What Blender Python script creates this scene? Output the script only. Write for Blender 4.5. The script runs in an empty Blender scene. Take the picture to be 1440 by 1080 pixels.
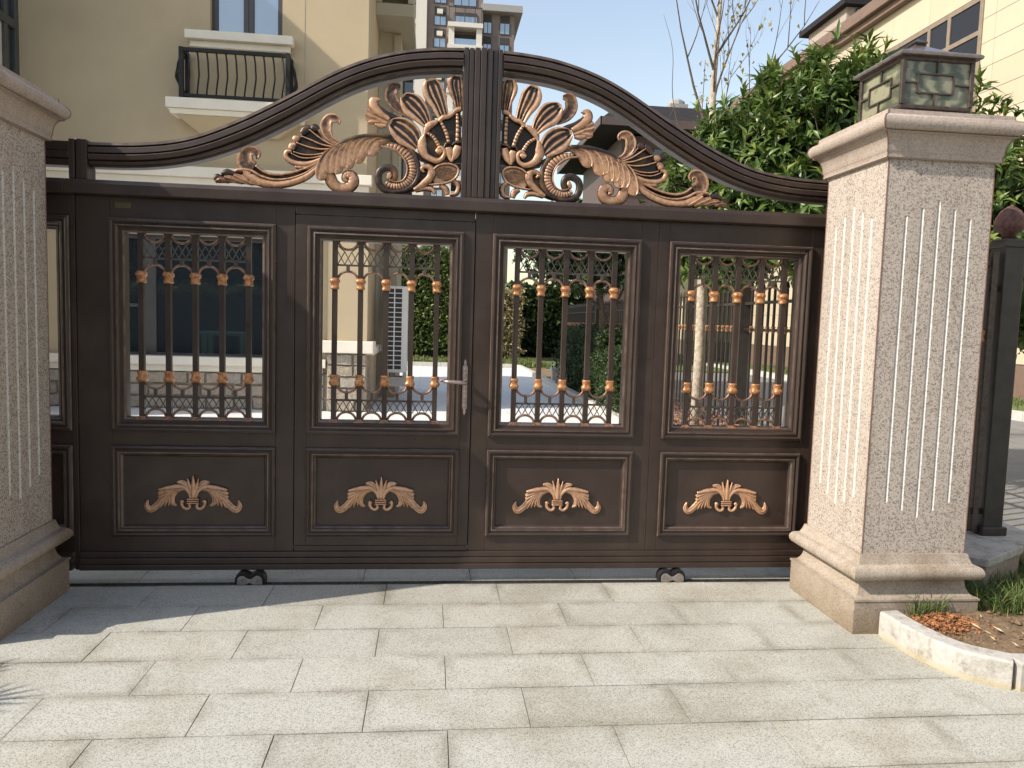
import bpy, bmesh, math, random
from mathutils import Vector, Matrix
random.seed(7)
SC = bpy.context.scene
COL = SC.collection
R = math.radians

# ------------------------------------------------------------ camera
cam_d = bpy.data.cameras.new("camera")
cam = bpy.data.objects.new("camera", cam_d)
COL.objects.link(cam)
def cam_matrix(pos, yaw, pitch, roll):
    y, p, r = R(yaw), R(pitch), R(roll)
    f = Vector((math.sin(y)*math.cos(p), math.cos(y)*math.cos(p), -math.sin(p)))
    rt = Vector((math.cos(y), -math.sin(y), 0)); up = rt.cross(f)
    r2 = rt*math.cos(r) + up*math.sin(r); u2 = -rt*math.sin(r) + up*math.cos(r)
    m = Matrix((r2, u2, -f)).transposed().to_4x4(); m.translation = Vector(pos)
    return m
cam.matrix_world = cam_matrix((.2482, -4.1477, 1.46), 6.1949, 4.6559, 1.7366)
cam_d.sensor_fit = 'HORIZONTAL'; cam_d.sensor_width = 36.0
cam_d.lens = 1062.9958/1440*36.0
cam_d.clip_start = .05; cam_d.clip_end = 3000
SC.camera = cam

# ------------------------------------------------------------ sky, sun, exposure
SUN_AZ = math.atan2(.34, 1.0)          # light travels towards +x, a little towards +y
SUN_EL = R(38.5)
W = bpy.data.worlds.new("World"); SC.world = W; W.use_nodes = True
nt = W.node_tree; nt.nodes.clear()
sky = nt.nodes.new('ShaderNodeTexSky'); sky.sky_type = 'NISHITA'; sky.sun_disc = False
sky.sun_elevation = SUN_EL
sky.sun_rotation = math.atan2(-math.cos(SUN_AZ), -math.sin(SUN_AZ)) % (2*math.pi)
sky.air_density = 1.6; sky.dust_density = 1.2; sky.ozone_density = .6; sky.altitude = 20
bg = nt.nodes.new('ShaderNodeBackground'); bg.inputs['Strength'].default_value = .15
wo = nt.nodes.new('ShaderNodeOutputWorld')
hz = nt.nodes.new('ShaderNodeHueSaturation'); hz.inputs['Saturation'].default_value = .84; hz.inputs['Hue'].default_value = .512   # thin city haze
nt.links.new(sky.outputs[0], hz.inputs['Color']); nt.links.new(hz.outputs[0], bg.inputs[0]); nt.links.new(bg.outputs[0], wo.inputs[0])
sd = bpy.data.lights.new("sun", 'SUN'); sd.energy = 4.3; sd.angle = R(.53); sd.color = (1, .92, .81)
sun = bpy.data.objects.new("sun", sd); COL.objects.link(sun)
sdir = Vector((math.cos(SUN_AZ)*math.cos(SUN_EL), math.sin(SUN_AZ)*math.cos(SUN_EL), -math.sin(SUN_EL)))
sun.rotation_euler = sdir.to_track_quat('-Z', 'Y').to_euler(); sun.location = (-8, -4, 8)
SC.view_settings.view_transform = 'Standard'; SC.view_settings.look = 'None'
SC.view_settings.exposure = .52; SC.view_settings.gamma = 1; SC.view_settings.use_curve_mapping = False

# ------------------------------------------------------------ materials
def nodes_of(name):
    m = bpy.data.materials.new(name); m.use_nodes = True
    n = m.node_tree; b = n.nodes['Principled BSDF']
    return m, n, b
def rgb(c): return (c[0], c[1], c[2], 1)
def pos_node(n):
    return n.nodes.new('ShaderNodeNewGeometry').outputs['Position']
def mapped(n, src, sc):
    mp = n.nodes.new('ShaderNodeMapping'); mp.inputs['Scale'].default_value = sc
    n.links.new(src, mp.inputs['Vector']); return mp.outputs[0]
def noise(n, vec, scale, detail=4, rough=.55):
    t = n.nodes.new('ShaderNodeTexNoise'); t.inputs['Scale'].default_value = scale
    t.inputs['Detail'].default_value = detail; t.inputs['Roughness'].default_value = rough
    n.links.new(vec, t.inputs['Vector']); return t.outputs['Fac']
def voro(n, vec, scale, out='Color', feature='F1'):
    t = n.nodes.new('ShaderNodeTexVoronoi'); t.feature = feature; t.inputs['Scale'].default_value = scale
    n.links.new(vec, t.inputs['Vector']); return t.outputs[out]
def ramp(n, fac, stops, interp='LINEAR'):
    r = n.nodes.new('ShaderNodeValToRGB'); e = r.color_ramp.elements; r.color_ramp.interpolation = interp
    while len(e) < len(stops): e.new(.5)
    for k, (p, c) in enumerate(stops):
        e[k].position = p; e[k].color = rgb(c) if not isinstance(c, (int, float)) else (c, c, c, 1)
    n.links.new(fac, r.inputs[0]); return r.outputs[0]
def mix(n, fac, a, b, mode='MIX'):
    x = n.nodes.new('ShaderNodeMix'); x.data_type = 'RGBA'; x.blend_type = mode
    for sock, v in ((0, fac), (6, a), (7, b)):
        if isinstance(v, (int, float)): x.inputs[sock].default_value = v
        elif isinstance(v, tuple): x.inputs[sock].default_value = rgb(v)
        else: n.links.new(v, x.inputs[sock])
    return x.outputs[2]
def math_n(n, op, a, b=None):
    x = n.nodes.new('ShaderNodeMath'); x.operation = op
    for k, v in enumerate((a, b)):
        if v is None: continue
        if isinstance(v, (int, float)): x.inputs[k].default_value = v
        else: n.links.new(v, x.inputs[k])
    return x.outputs[0]
def bump(n, b, h, strength, dist=.01):
    x = n.nodes.new('ShaderNodeBump'); x.inputs['Strength'].default_value = strength
    x.inputs['Distance'].default_value = dist
    n.links.new(h, x.inputs['Height']); n.links.new(x.outputs[0], b.inputs['Normal'])
def simple(name, c, rough=.6, metal=0, var=.12, scale=6, bmp=.0, bscale=60, spec=.5):
    m, n, b = nodes_of(name); v = pos_node(n)
    f = noise(n, v, scale, 5)
    lo = tuple(x*(1-var) for x in c); hi = tuple(min(1, x*(1+var)) for x in c)
    n.links.new(ramp(n, f, [(.3, lo), (.7, hi)]), b.inputs['Base Color'])
    b.inputs['Roughness'].default_value = rough; b.inputs['Metallic'].default_value = metal
    b.inputs['Specular IOR Level'].default_value = spec
    if bmp: bump(n, b, noise(n, v, bscale, 4), bmp, .01)
    return m
M = {}
def granite(name, light, mid, dark, pdark, grain, rough, tint_obj=0, stain=.0, bmp=.25, weather=0):
    """speckled granite: crystal cells of three tones, optional per-piece tint and stains"""
    m, n, b = nodes_of(name); v = pos_node(n)
    cell = voro(n, v, grain)
    sep = n.nodes.new('ShaderNodeSeparateColor'); n.links.new(cell, sep.inputs[0])
    col = ramp(n, sep.outputs[0], [(0, dark), (pdark, dark), (pdark+.06, mid), (.55, mid), (.75, light), (1, light)])
    fine = noise(n, v, grain*2.3, 2, .7)
    col = mix(n, .45, col, ramp(n, fine, [(.32, dark), (.5, mid), (.68, light)]))
    big = noise(n, v, 1.7, 5, .6)
    if stain:
        col = mix(n, math_n(n, 'MULTIPLY', ramp(n, big, [(.46, 0.0), (.66, 1.0)]), stain), col, mix(n, 1.0, col, (.62, .57, .48), 'MULTIPLY'))
    if weather:     # splash dirt climbing from the ground and rain streaks below the ledges
        sp = n.nodes.new('ShaderNodeSeparateXYZ'); n.links.new(v, sp.inputs[0])
        low = ramp(n, math_n(n, 'ADD', sp.outputs[2], math_n(n, 'MULTIPLY', noise(n, v, 7, 4, .6), .22)), [(.10, 1.0), (.34, 0.0)])
        st = math_n(n, 'MULTIPLY', ramp(n, noise(n, mapped(n, v, (16, 16, .9)), 1.0, 4, .6), [(.50, 0.0), (.68, 1.0)]), .45)
        col = mix(n, math_n(n, 'MULTIPLY', math_n(n, 'MAXIMUM', low, st), weather), col, mix(n, 1.0, col, (.60, .54, .45), 'MULTIPLY'))
    if tint_obj:
        oi = n.nodes.new('ShaderNodeObjectInfo')
        t = ramp(n, oi.outputs['Random'], [(0, (1-tint_obj, 1-tint_obj*1.1, 1-tint_obj*1.25)), (.5, (1, 1, 1)), (1, (1, 1-tint_obj*.25, 1-tint_obj*.5))])
        col = mix(n, 1.0, col, t, 'MULTIPLY')
    n.links.new(col, b.inputs['Base Color']); b.inputs['Roughness'].default_value = rough
    b.inputs['Specular IOR Level'].default_value = .3
    bump(n, b, fine, bmp, .004)
    return m
M['shaft'] = granite('speckled granite', (.56, .485, .42), (.43, .37, .315), (.12, .102, .088), .22, 160, .7, weather=.5)
M['cap'] = granite('pink granite', (.46, .385, .33), (.38, .315, .265), (.26, .21, .18), .2, 190, .6, stain=.5, weather=.5)
M['plinth'] = granite('weathered pink granite', (.46, .395, .33), (.38, .32, .26), (.23, .19, .155), .2, 190, .7, stain=.9, weather=.8)
M['groove'] = granite('fresh cut granite groove', (.66, .63, .59), (.56, .535, .50), (.36, .34, .31), .2, 160, .8)
M['slab'] = granite('paving granite', (.56, .55, .49), (.45, .442, .392), (.17, .167, .15), .20, 270, .75, tint_obj=.09, stain=.5, bmp=.35)
m = M['slab']; n = m.node_tree; b = n.nodes['Principled BSDF']      # edge grime soaked in from the joints
src = b.inputs['Base Color'].links[0].from_socket
tc = n.nodes.new('ShaderNodeTexCoord'); sx = n.nodes.new('ShaderNodeSeparateXYZ'); n.links.new(tc.outputs['Object'], sx.inputs[0])
ex = math_n(n, 'SUBTRACT', .30, math_n(n, 'ABSOLUTE', sx.outputs[0])); ey = math_n(n, 'SUBTRACT', .15, math_n(n, 'ABSOLUTE', sx.outputs[1]))
ed = math_n(n, 'MINIMUM', ex, ey)
gm_ = math_n(n, 'MULTIPLY', ramp(n, ed, [(0.0, 1.0), (.055, 0.0)]), ramp(n, noise(n, pos_node(n), 2.6, 5, .65), [(.42, 0.0), (.60, 1.0)]))
col = mix(n, math_n(n, 'MULTIPLY', gm_, .75), src, mix(n, 1.0, src, (.60, .57, .52), 'MULTIPLY'))
n.links.new(col, b.inputs['Base Color'])
M['kerb'] = granite('whitewashed kerb stone', (.40, .38, .345), (.34, .32, .285), (.21, .195, .17), .14, 150, .85, stain=1.0, tint_obj=.1)
m = M['kerb']; n = m.node_tree; b = n.nodes['Principled BSDF']      # chipped whitewash over grey stone, dirty at the foot
src = b.inputs['Base Color'].links[0].from_socket; v = pos_node(n)
col = mix(n, ramp(n, noise(n, v, 9, 8, .7), [(.40, 0.0), (.52, 1.0)]), src, mix(n, .5, (.46, .445, .41), ramp(n, noise(n, v, 40, 4), [(.3, (.34, .32, .29)), (.7, (.50, .48, .45))])))
sp = n.nodes.new('ShaderNodeSeparateXYZ'); n.links.new(v, sp.inputs[0])
low = ramp(n, math_n(n, 'ADD', sp.outputs[2], math_n(n, 'MULTIPLY', noise(n, v, 14, 4, .6), .05)), [(.025, 1.0), (.065, 0.0)])
col = mix(n, math_n(n, 'MULTIPLY', low, .8), col, (.42, .34, .19))
n.links.new(col, b.inputs['Base Color']); bump(n, b, noise(n, v, 22, 7, .65), .5, .012)
M['house_white'] = simple('white painted moulding', (.72, .66, .56), .7, var=.06, scale=3)
M['stucco'] = simple('cream stucco', (.45, .36, .235), .85, var=.06, scale=1.2, bmp=.25, bscale=140)
M['stucco2'] = simple('grey cream stucco', (.38, .34, .25), .85, var=.05, scale=1.2, bmp=.2, bscale=140)
M['tower_cream'] = simple('tower cream', (.62, .58, .52), .8, var=.05)
M['tower_brown'] = simple('tower brown cladding', (.20, .155, .135), .8, var=.18, scale=.4)
M['tower_grey'] = simple('tower grey slab', (.30, .29, .28), .8)
M['panel'] = simple('cream stone panel', (.50, .425, .305), .75, var=.04, scale=.8)
M['panel2'] = simple('cream stone panel warm', (.485, .405, .285), .75, var=.04, scale=.8)
M['brown'] = simple('brown painted cornice', (.17, .11, .08), .6)
M['window_frame'] = simple('dark window frame', (.06, .055, .055), .4)
M['blind'] = simple('pale roller blind', (.48, .44, .37), .8, var=.04)
M['grey_frame'] = simple('grey aluminium frame', (.075, .08, .08), .4, .3)
M['window_brown'] = simple('brown window frame', (.22, .17, .12), .5)
M['soil'] = None
M['black_iron'] = simple('black iron', (.015, .013, .014), .55, var=.3, scale=20, spec=.3)
M['old_fence'] = simple('black fence paint', (.036, .029, .025), .42, var=.3, scale=14)
M['rust'] = simple('rusty red cap', (.10, .045, .035), .7, var=.5, scale=40)
M['steel'] = simple('worn steel', (.33, .30, .28), .45, .7, var=.25, scale=40)
M['antique'] = simple('antique silver copper handle', (.36, .28, .26), .38, .7, var=.3, scale=60)
M['track'] = simple('track steel', (.10, .095, .09), .5, .6, var=.4, scale=30)
M['ac_white'] = simple('white enamel', (.80, .79, .76), .45, var=.04)
M['ac_grille'] = simple('dark fan recess', (.03, .03, .035), .6)
M['roof_dark'] = simple('dark roof tiles', (.030, .027, .028), .9, var=.25, scale=6, spec=.12)
M['fascia'] = simple('dark brown fascia', (.085, .06, .055), .6)
M['interior'] = simple('dim room', (.05, .05, .05), .9)
M['bark_pale'] = simple('mottled pale bark', (.36, .30, .23), .9, var=.45, scale=22, bmp=.6, bscale=50)
M['bark_dark'] = simple('dark bark', (.09, .07, .05), .9, var=.4, scale=24, bmp=.6, bscale=50)
M['mulch'] = simple('orange wood shavings', (.29, .125, .05), .95, var=.65, scale=90)
M['dry_leaf'] = simple('dry leaf', (.55, .45, .30), .8, var=.3, scale=50)
M['bench'] = simple('green bench paint', (.10, .22, .18), .5)
M['concrete'] = simple('light concrete', (.48, .46, .42), .85, var=.1, scale=8, bmp=.2)

# dark bronze gate paint, faintly streaked and dusty
m, n, b = nodes_of('dark bronze paint'); v = pos_node(n)
f = noise(n, mapped(n, v, (3, 3, 2.2)), 2.0, 5, .6)
c = ramp(n, f, [(.3, (.038, .0245, .0195)), (.7, (.052, .0345, .0275))])
dust = noise(n, v, 2.4, 6, .65)
c = mix(n, math_n(n, 'MULTIPLY', ramp(n, dust, [(.48, 0.0), (.74, 1.0)]), .16), c, (.16, .12, .095))
spk = voro(n, v, 55, 'Distance')
c = mix(n, ramp(n, spk, [(.0, 1.0), (.035, 0.0)]), c, (.22, .19, .16))
n.links.new(c, b.inputs['Base Color']); b.inputs['Metallic'].default_value = .15
n.links.new(ramp(n, noise(n, v, 9, 5), [(.3, .27), (.7, .44)]), b.inputs['Roughness'])
b.inputs['Specular IOR Level'].default_value = .5
bump(n, b, noise(n, v, 320, 2), .06, .002)
M['bronze'] = m
M['bronze_edge'] = simple('rubbed bronze edge', (.125, .090, .072), .36, .3, var=.45, scale=14)

# antique copper over dark bronze; attribute 'patina' says how much copper is rubbed on
m, n, b = nodes_of('antique copper'); v = pos_node(n)
at = n.nodes.new('ShaderNodeAttribute'); at.attribute_name = 'patina'
nz = noise(n, v, 45, 5, .65)
fac = math_n(n, 'ADD', at.outputs['Fac'], math_n(n, 'MULTIPLY', math_n(n, 'SUBTRACT', nz, .5), 1.15))
c = ramp(n, fac, [(.12, (.030, .022, .019)), (.38, (.085, .048, .034)), (.66, (.36, .195, .115)), (1.05, (.60, .36, .22))])
c = mix(n, math_n(n, 'MULTIPLY', ramp(n, noise(n, v, 9, 3), [(.5, 0.0), (.7, 1.0)]), .35), c, (.50, .27, .10))
n.links.new(c, b.inputs['Base Color']); b.inputs['Metallic'].default_value = .35
b.inputs['Roughness'].default_value = .42
bump(n, b, noise(n, v, 180, 3), .12, .002)
M['copper'] = m
def copper_plain(name, lo, hi):
    m, n, b = nodes_of(name); v = pos_node(n)
    c = ramp(n, noise(n, v, 60, 5, .65), [(.32, lo), (.66, hi)])
    n.links.new(c, b.inputs['Base Color']); b.inputs['Metallic'].default_value = .4
    b.inputs['Roughness'].default_value = .42
    bump(n, b, noise(n, v, 200, 3), .15, .002)
    return m
M['copper_collar'] = copper_plain('orange copper collar', (.22, .085, .035), (.62, .30, .13))
M['copper_arc'] = copper_plain('dull copper hoop', (.12, .065, .045), (.36, .20, .13))
M['lattice'] = simple('dark lattice iron', (.07, .055, .047), .45, .2, var=.3, scale=40)

# glass for windows: dark see-in pane with mirror sky
def glass(name, tint=(.02, .025, .03), rough=.03):
    m, n, b = nodes_of(name)
    b.inputs['Base Color'].default_value = rgb(tint); b.inputs['Roughness'].default_value = rough
    b.inputs['Specular IOR Level'].default_value = .7; b.inputs['IOR'].default_value = 1.7
    return m
M['glass'] = glass('dark window glass')
M['glass_dim'] = glass('dim office glass', (.022, .022, .026), .12); M['glass_dim'].node_tree.nodes['Principled BSDF'].inputs['Specular IOR Level'].default_value = .25
M['glass_dim'].node_tree.nodes['Principled BSDF'].inputs['IOR'].default_value = 1.45
M['glass_sky'] = glass('sky mirroring glass', (.10, .17, .25), .03)
M['glass_sky'].node_tree.nodes['Principled BSDF'].inputs['IOR'].default_value = 2.6
# alabaster sheet of the pillar lamps
m, n, b = nodes_of('marbled lamp glass'); v = pos_node(n)
w = n.nodes.new('ShaderNodeTexWave'); w.inputs['Scale'].default_value = 3.4; w.inputs['Distortion'].default_value = 14
w.inputs['Detail'].default_value = 4; n.links.new(mapped(n, v, (1, 1, 2.2)), w.inputs['Vector'])
n.links.new(ramp(n, w.outputs['Fac'], [(.1, (.085, .095, .062)), (.5, (.15, .155, .10)), (.9, (.26, .25, .17))]), b.inputs['Base Color'])
b.inputs['Roughness'].default_value = .18
M['lamp_glass'] = m
M['lamp_frame'] = simple('bronze lamp frame', (.085, .065, .055), .45, .4, var=.35, scale=40)
M['lamp_roof'] = simple('glare painted lamp roof', (.24, .20, .185), .24, .6, var=.25, scale=30)  # paler than the frame: the sun's glare is put into the colour

# paving behind the gate: pale tiles, joints only as print because they are too far to tell apart
m, n, b = nodes_of('pale courtyard tiles'); v = pos_node(n)
br = n.nodes.new('ShaderNodeTexBrick'); br.inputs['Scale'].default_value = 1.0
br.inputs['Color1'].default_value = rgb((.74, .74, .715)); br.inputs['Color2'].default_value = rgb((.68, .68, .655))
br.inputs['Mortar'].default_value = rgb((.36, .36, .34)); br.inputs['Mortar Size'].default_value = .006
br.inputs['Brick Width'].default_value = .6; br.inputs['Row Height'].default_value = .3
n.links.new(v, br.inputs['Vector'])
c = mix(n, .25, br.outputs['Color'], ramp(n, noise(n, v, 1.3, 5), [(.3, (.60, .60, .58)), (.7, (.78, .78, .75))]))
n.links.new(c, b.inputs['Base Color']); b.inputs['Roughness'].default_value = .5
M['tiles'] = m
m, n, b = nodes_of('garden soil'); v = pos_node(n)
c = ramp(n, noise(n, v, 26, 8, .7), [(.3, (.11, .07, .04)), (.55, (.24, .16, .09)), (.75, (.36, .27, .17))])
n.links.new(c, b.inputs['Base Color']); b.inputs['Roughness'].default_value = .95
bump(n, b, noise(n, v, 40, 6, .7), .9, .03)
M['soil'] = m
M['asphalt'] = simple('grey road', (.19, .185, .175), .85, var=.15, scale=3, bmp=.3, bscale=180)
M['dirt_joint'] = simple('dirty joint bed', (.20, .175, .14), .95)
M['lawn'] = simple('lawn ground', (.10, .13, .04), .95, var=.3, scale=8)
# rubble stone: every stone its own tone
m, n, b = nodes_of('rubble stone'); v = pos_node(n)
oi = n.nodes.new('ShaderNodeObjectInfo')
c = ramp(n, oi.outputs['Random'], [(0, (.24, .19, .14)), (.35, (.36, .29, .21)), (.7, (.30, .27, .24)), (1, (.44, .37, .28))])
c = mix(n, .5, c, ramp(n, noise(n, v, 18, 6, .65), [(.3, (.20, .165, .13)), (.7, (.48, .41, .32))]))
n.links.new(c, b.inputs['Base Color']); b.inputs['Roughness'].default_value = .9
bump(n, b, noise(n, v, 25, 5), .6, .02)
M['stone'] = m
M['mortar'] = simple('mortar', (.34, .30, .24), .95)

def leafmat(name, dark, mid, light, rough=.42, trans=.25):
    m, n, b = nodes_of(name)
    at = n.nodes.new('ShaderNodeAttribute'); at.attribute_name = 'tone'
    c = ramp(n, at.outputs['Fac'], [(0, dark), (.5, mid), (1, light)])
    n.links.new(c, b.inputs['Base Color']); b.inputs['Roughness'].default_value = rough
    b.inputs['Specular IOR Level'].default_value = .45
    tr = n.nodes.new('ShaderNodeBsdfTranslucent'); n.links.new(c, tr.inputs['Color'])
    mx = n.nodes.new('ShaderNodeMixShader'); mx.inputs[0].default_value = trans
    out = n.nodes['Material Output']
    n.links.new(b.outputs[0], mx.inputs[1]); n.links.new(tr.outputs[0], mx.inputs[2]); n.links.new(mx.outputs[0], out.inputs[0])
    return m
M['leaf'] = leafmat('broad evergreen leaf', (.042, .080, .018), (.105, .165, .034), (.25, .29, .075), .36)
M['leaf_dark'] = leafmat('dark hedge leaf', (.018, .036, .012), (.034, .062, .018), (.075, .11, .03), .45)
M['leaf_mid'] = leafmat('hedge leaf', (.05, .085, .02), (.11, .16, .04), (.22, .26, .07), .5)
M['leaf_yellow'] = leafmat('autumn leaf', (.20, .19, .04), (.36, .29, .06), (.52, .36, .07), .6, .4)
M['leaf_red'] = leafmat('reddish leaf', (.10, .035, .03), (.24, .09, .06), (.40, .22, .15), .5)
M['leaf_buff'] = leafmat('pale buff leaf', (.20, .18, .08), (.34, .29, .15), (.46, .40, .24), .6)
M['grass'] = leafmat('grass blade', (.045, .09, .018), (.09, .15, .035), (.26, .25, .10), .6, .3)

# ------------------------------------------------------------ object helpers
def link(name, me, mat, parent=None, smooth=False):
    o = bpy.data.objects.new(name, me); COL.objects.link(o)
    if mat is not None and not me.materials:
        for mm in (mat if isinstance(mat, (list, tuple)) else [mat]): me.materials.append(mm)
    if smooth:
        for p in me.polygons: p.use_smooth = True
    if parent is not None: attach(o, parent)
    return o
def attach(o, parent):
    """parts are built in world coordinates; keep them there under their thing"""
    o.parent = parent
    if parent.type == 'EMPTY': o.matrix_parent_inverse = Matrix.Translation(-parent.location)
def tag(o, label=None, cat=None, group=None, kind=None):
    if label: o['label'] = label
    if cat: o['category'] = cat
    if group: o['group'] = group
    if kind: o['kind'] = kind
    return o
def thing(name, label, cat, loc=(0, 0, 0), group=None):
    o = bpy.data.objects.new(name, None); COL.objects.link(o); o.location = loc
    o.empty_display_size = .2
    return tag(o, label, cat, group)
def dup(o, parent=None, name=None):
    c = o.copy(); COL.objects.link(c)
    if parent is not None: c.parent = parent
    for ch in list(o.children): dup(ch, c)
    return c
class MB:
    """collects shapes, then links them as one mesh object"""
    def __init__(s): s.v = []; s.f = []; s.mi = []; s.w = []; s.cur = 0
    def add(s, vs, fs, w=None):
        o = len(s.v); s.v += [tuple(p) for p in vs]; s.f += [tuple(i+o for i in f) for f in fs]
        s.mi += [s.cur]*len(fs); s.w += list(w) if w is not None else [1.0]*len(vs)
        return s
    def box(s, x0, x1, y0, y1, z0, z1):
        return s.add([(x0,y0,z0),(x1,y0,z0),(x1,y1,z0),(x0,y1,z0),(x0,y0,z1),(x1,y0,z1),(x1,y1,z1),(x0,y1,z1)],
                     [(0,3,2,1),(4,5,6,7),(0,1,5,4),(1,2,6,5),(2,3,7,6),(3,0,4,7)])
    def bar(s, a, b, w, d=None, side=None):
        """square bar from a to b, width w across 'side', depth d"""
        a = Vector(a); b = Vector(b); t = (b-a).normalized()
        up = Vector(side) if side else (Vector((0,1,0)) if abs(t.y) < .9 else Vector((1,0,0)))
        u = t.cross(up).normalized(); q = u.cross(t).normalized(); d = d or w
        vs = [p + u*i*w/2 + q*j*d/2 for p in (a, b) for i, j in ((-1,-1),(1,-1),(1,1),(-1,1))]
        return s.add(vs, [(0,1,2,3),(7,6,5,4),(0,4,5,1),(1,5,6,2),(2,6,7,3),(3,7,4,0)])
    def tube(s, pts, rad, n=8, cap=True):
        pts = [Vector(p) for p in pts]; L = len(pts)
        rad = rad if isinstance(rad, (list, tuple)) else [rad]*L
        o = []; prev = None
        for k, p in enumerate(pts):
            t = (pts[min(k+1, L-1)] - pts[max(k-1, 0)]).normalized()
            if prev is None:
                a = Vector((0,0,1)) if abs(t.z) < .9 else Vector((0,1,0))
                u = t.cross(a).normalized()
            else:
                u = (prev - t*prev.dot(t)).normalized()
            prev = u; q = t.cross(u)
            o += [p + (u*math.cos(2*math.pi*i/n) + q*math.sin(2*math.pi*i/n))*rad[k] for i in range(n)]
        fs = []
        for k in range(L-1):
            for i in range(n):
                j = (i+1) % n; fs.append((k*n+i, k*n+j, (k+1)*n+j, (k+1)*n+i))
        if cap: fs += [tuple(range(n-1, -1, -1)), tuple((L-1)*n+i for i in range(n))]
        return s.add(o, fs)
    def lathe(s, prof, c=(0,0,0), n=12, sq=False):
        """profile [(r,z)] turned about z at c; sq = square plan"""
        n = 4 if sq else n; o = []
        for r, z in prof:
            for i in range(n):
                a = 2*math.pi*i/n + (math.pi/4 if sq else 0); k = math.sqrt(2) if sq else 1
                o.append((c[0]+r*k*math.cos(a), c[1]+r*k*math.sin(a), c[2]+z))
        fs = []
        for k in range(len(prof)-1):
            for i in range(n):
                j = (i+1) % n; fs.append((k*n+i, k*n+j, (k+1)*n+j, (k+1)*n+i))
        fs += [tuple(range(n-1, -1, -1)), tuple((len(prof)-1)*n+i for i in range(n))]
        return s.add(o, fs)
    def prism(s, poly, y0, y1, w=1.0):
        """polygon in x,z extruded from y0 (front) to y1"""
        n = len(poly)
        vs = [(x, y0, z) for x, z in poly] + [(x, y1, z) for x, z in poly]
        return s.add(vs, [tuple(range(n)), tuple(range(2*n-1, n-1, -1))] + [(i, i+n, (i+1) % n+n, (i+1) % n) for i in range(n)], [w]*(2*n))
    def slab(s, poly, z0, z1):
        n = len(poly)
        vs = [(x, y, z0) for x, y in poly] + [(x, y, z1) for x, y in poly]
        return s.add(vs, [tuple(range(n-1, -1, -1)), tuple(range(n, 2*n))] + [(i, (i+1) % n, (i+1) % n+n, i+n) for i in range(n)])
    def frame(s, x0, x1, z0, z1, prof, worn=()):
        """mitred picture-frame moulding; prof = [(inset, y)] from outside in"""
        o = []
        for t, y in prof: o += [(x0+t,y,z0+t),(x1-t,y,z0+t),(x1-t,y,z1-t),(x0+t,y,z1-t)]
        fs = []
        L = len(prof)
        for k in range(L-1):
            for i in range(4):
                j = (i+1) % 4; fs.append((k*4+i, k*4+j, k*4+4+j, k*4+4+i))
        s.add(o, fs)
        for k in worn:
            for i in range(4): s.mi[len(s.mi)-len(fs)+k*4+i] = 1
        return s
    def mesh(s, name, fix=True, patina=False):
        me = bpy.data.meshes.new(name); me.from_pydata(s.v, [], s.f)
        me.polygons.foreach_set('material_index', s.mi)
        if patina:
            a = me.attributes.new('patina', 'FLOAT', 'POINT'); a.data.foreach_set('value', s.w)
        if fix:
            bm = bmesh.new(); bm.from_mesh(me); bmesh.ops.recalc_face_normals(bm, faces=bm.faces); bm.to_mesh(me); bm.free()
        me.update(); return me
    def build(s, name, mat, parent=None, smooth=False, bevel=0, patina=False, auto=None):
        o = link(name, s.mesh(name, patina=patina), mat, parent, smooth)
        if auto: smooth_by_angle(o, auto)
        if bevel:
            bv = o.modifiers.new('bevel', 'BEVEL'); bv.width = bevel; bv.segments = 2; bv.limit_method = 'ANGLE'; bv.angle_limit = R(35)
        return o
def smooth_by_angle(o, deg=35):
    me = o.data
    for p in me.polygons: p.use_smooth = True
    bm = bmesh.new(); bm.from_mesh(me)
    for e in bm.edges:
        if len(e.link_faces) == 2 and e.calc_face_angle(0) > R(deg): e.smooth = False
    bm.to_mesh(me); bm.free()
def struct(o): return tag(o, kind='structure')
def spline(pts, n):
    """Catmull-Rom through points of any dimension, n samples"""
    L = len(pts); out = []
    for k in range(n):
        t = k/(n-1)*(L-1); i = min(int(t), L-2); f = t-i
        p = [pts[max(i-1, 0)], pts[i], pts[i+1], pts[min(i+2, L-1)]]
        out.append(tuple(.5*((2*b) + (c-a)*f + (2*a-5*b+4*c-d)*f*f + (3*b-a-3*c+d)*f**3) for a, b, c, d in zip(*p)))
    return out

# ============================================================ THE SETTING
struct(MB().box(-600, 600, -600, 600, -.4, -.06).build('ground', M['dirt_joint']))
road = struct(MB().box(3.96, 10.6, -14, 70, -.058, -.004).build('road', M['asphalt']))
struct(MB().box(3.06, 3.94, .2, 70, -.058, .015).build('planting_bed', M['soil']))
court = struct(MB().box(-9, 3.04, .30, 19.8, -.058, 0).build('courtyard_paving', M['tiles']))
bedk = MB()
struct(MB().box(-14, 40, 19.95, 70, -.055, .05).build('lawn', M['lawn']))

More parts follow.
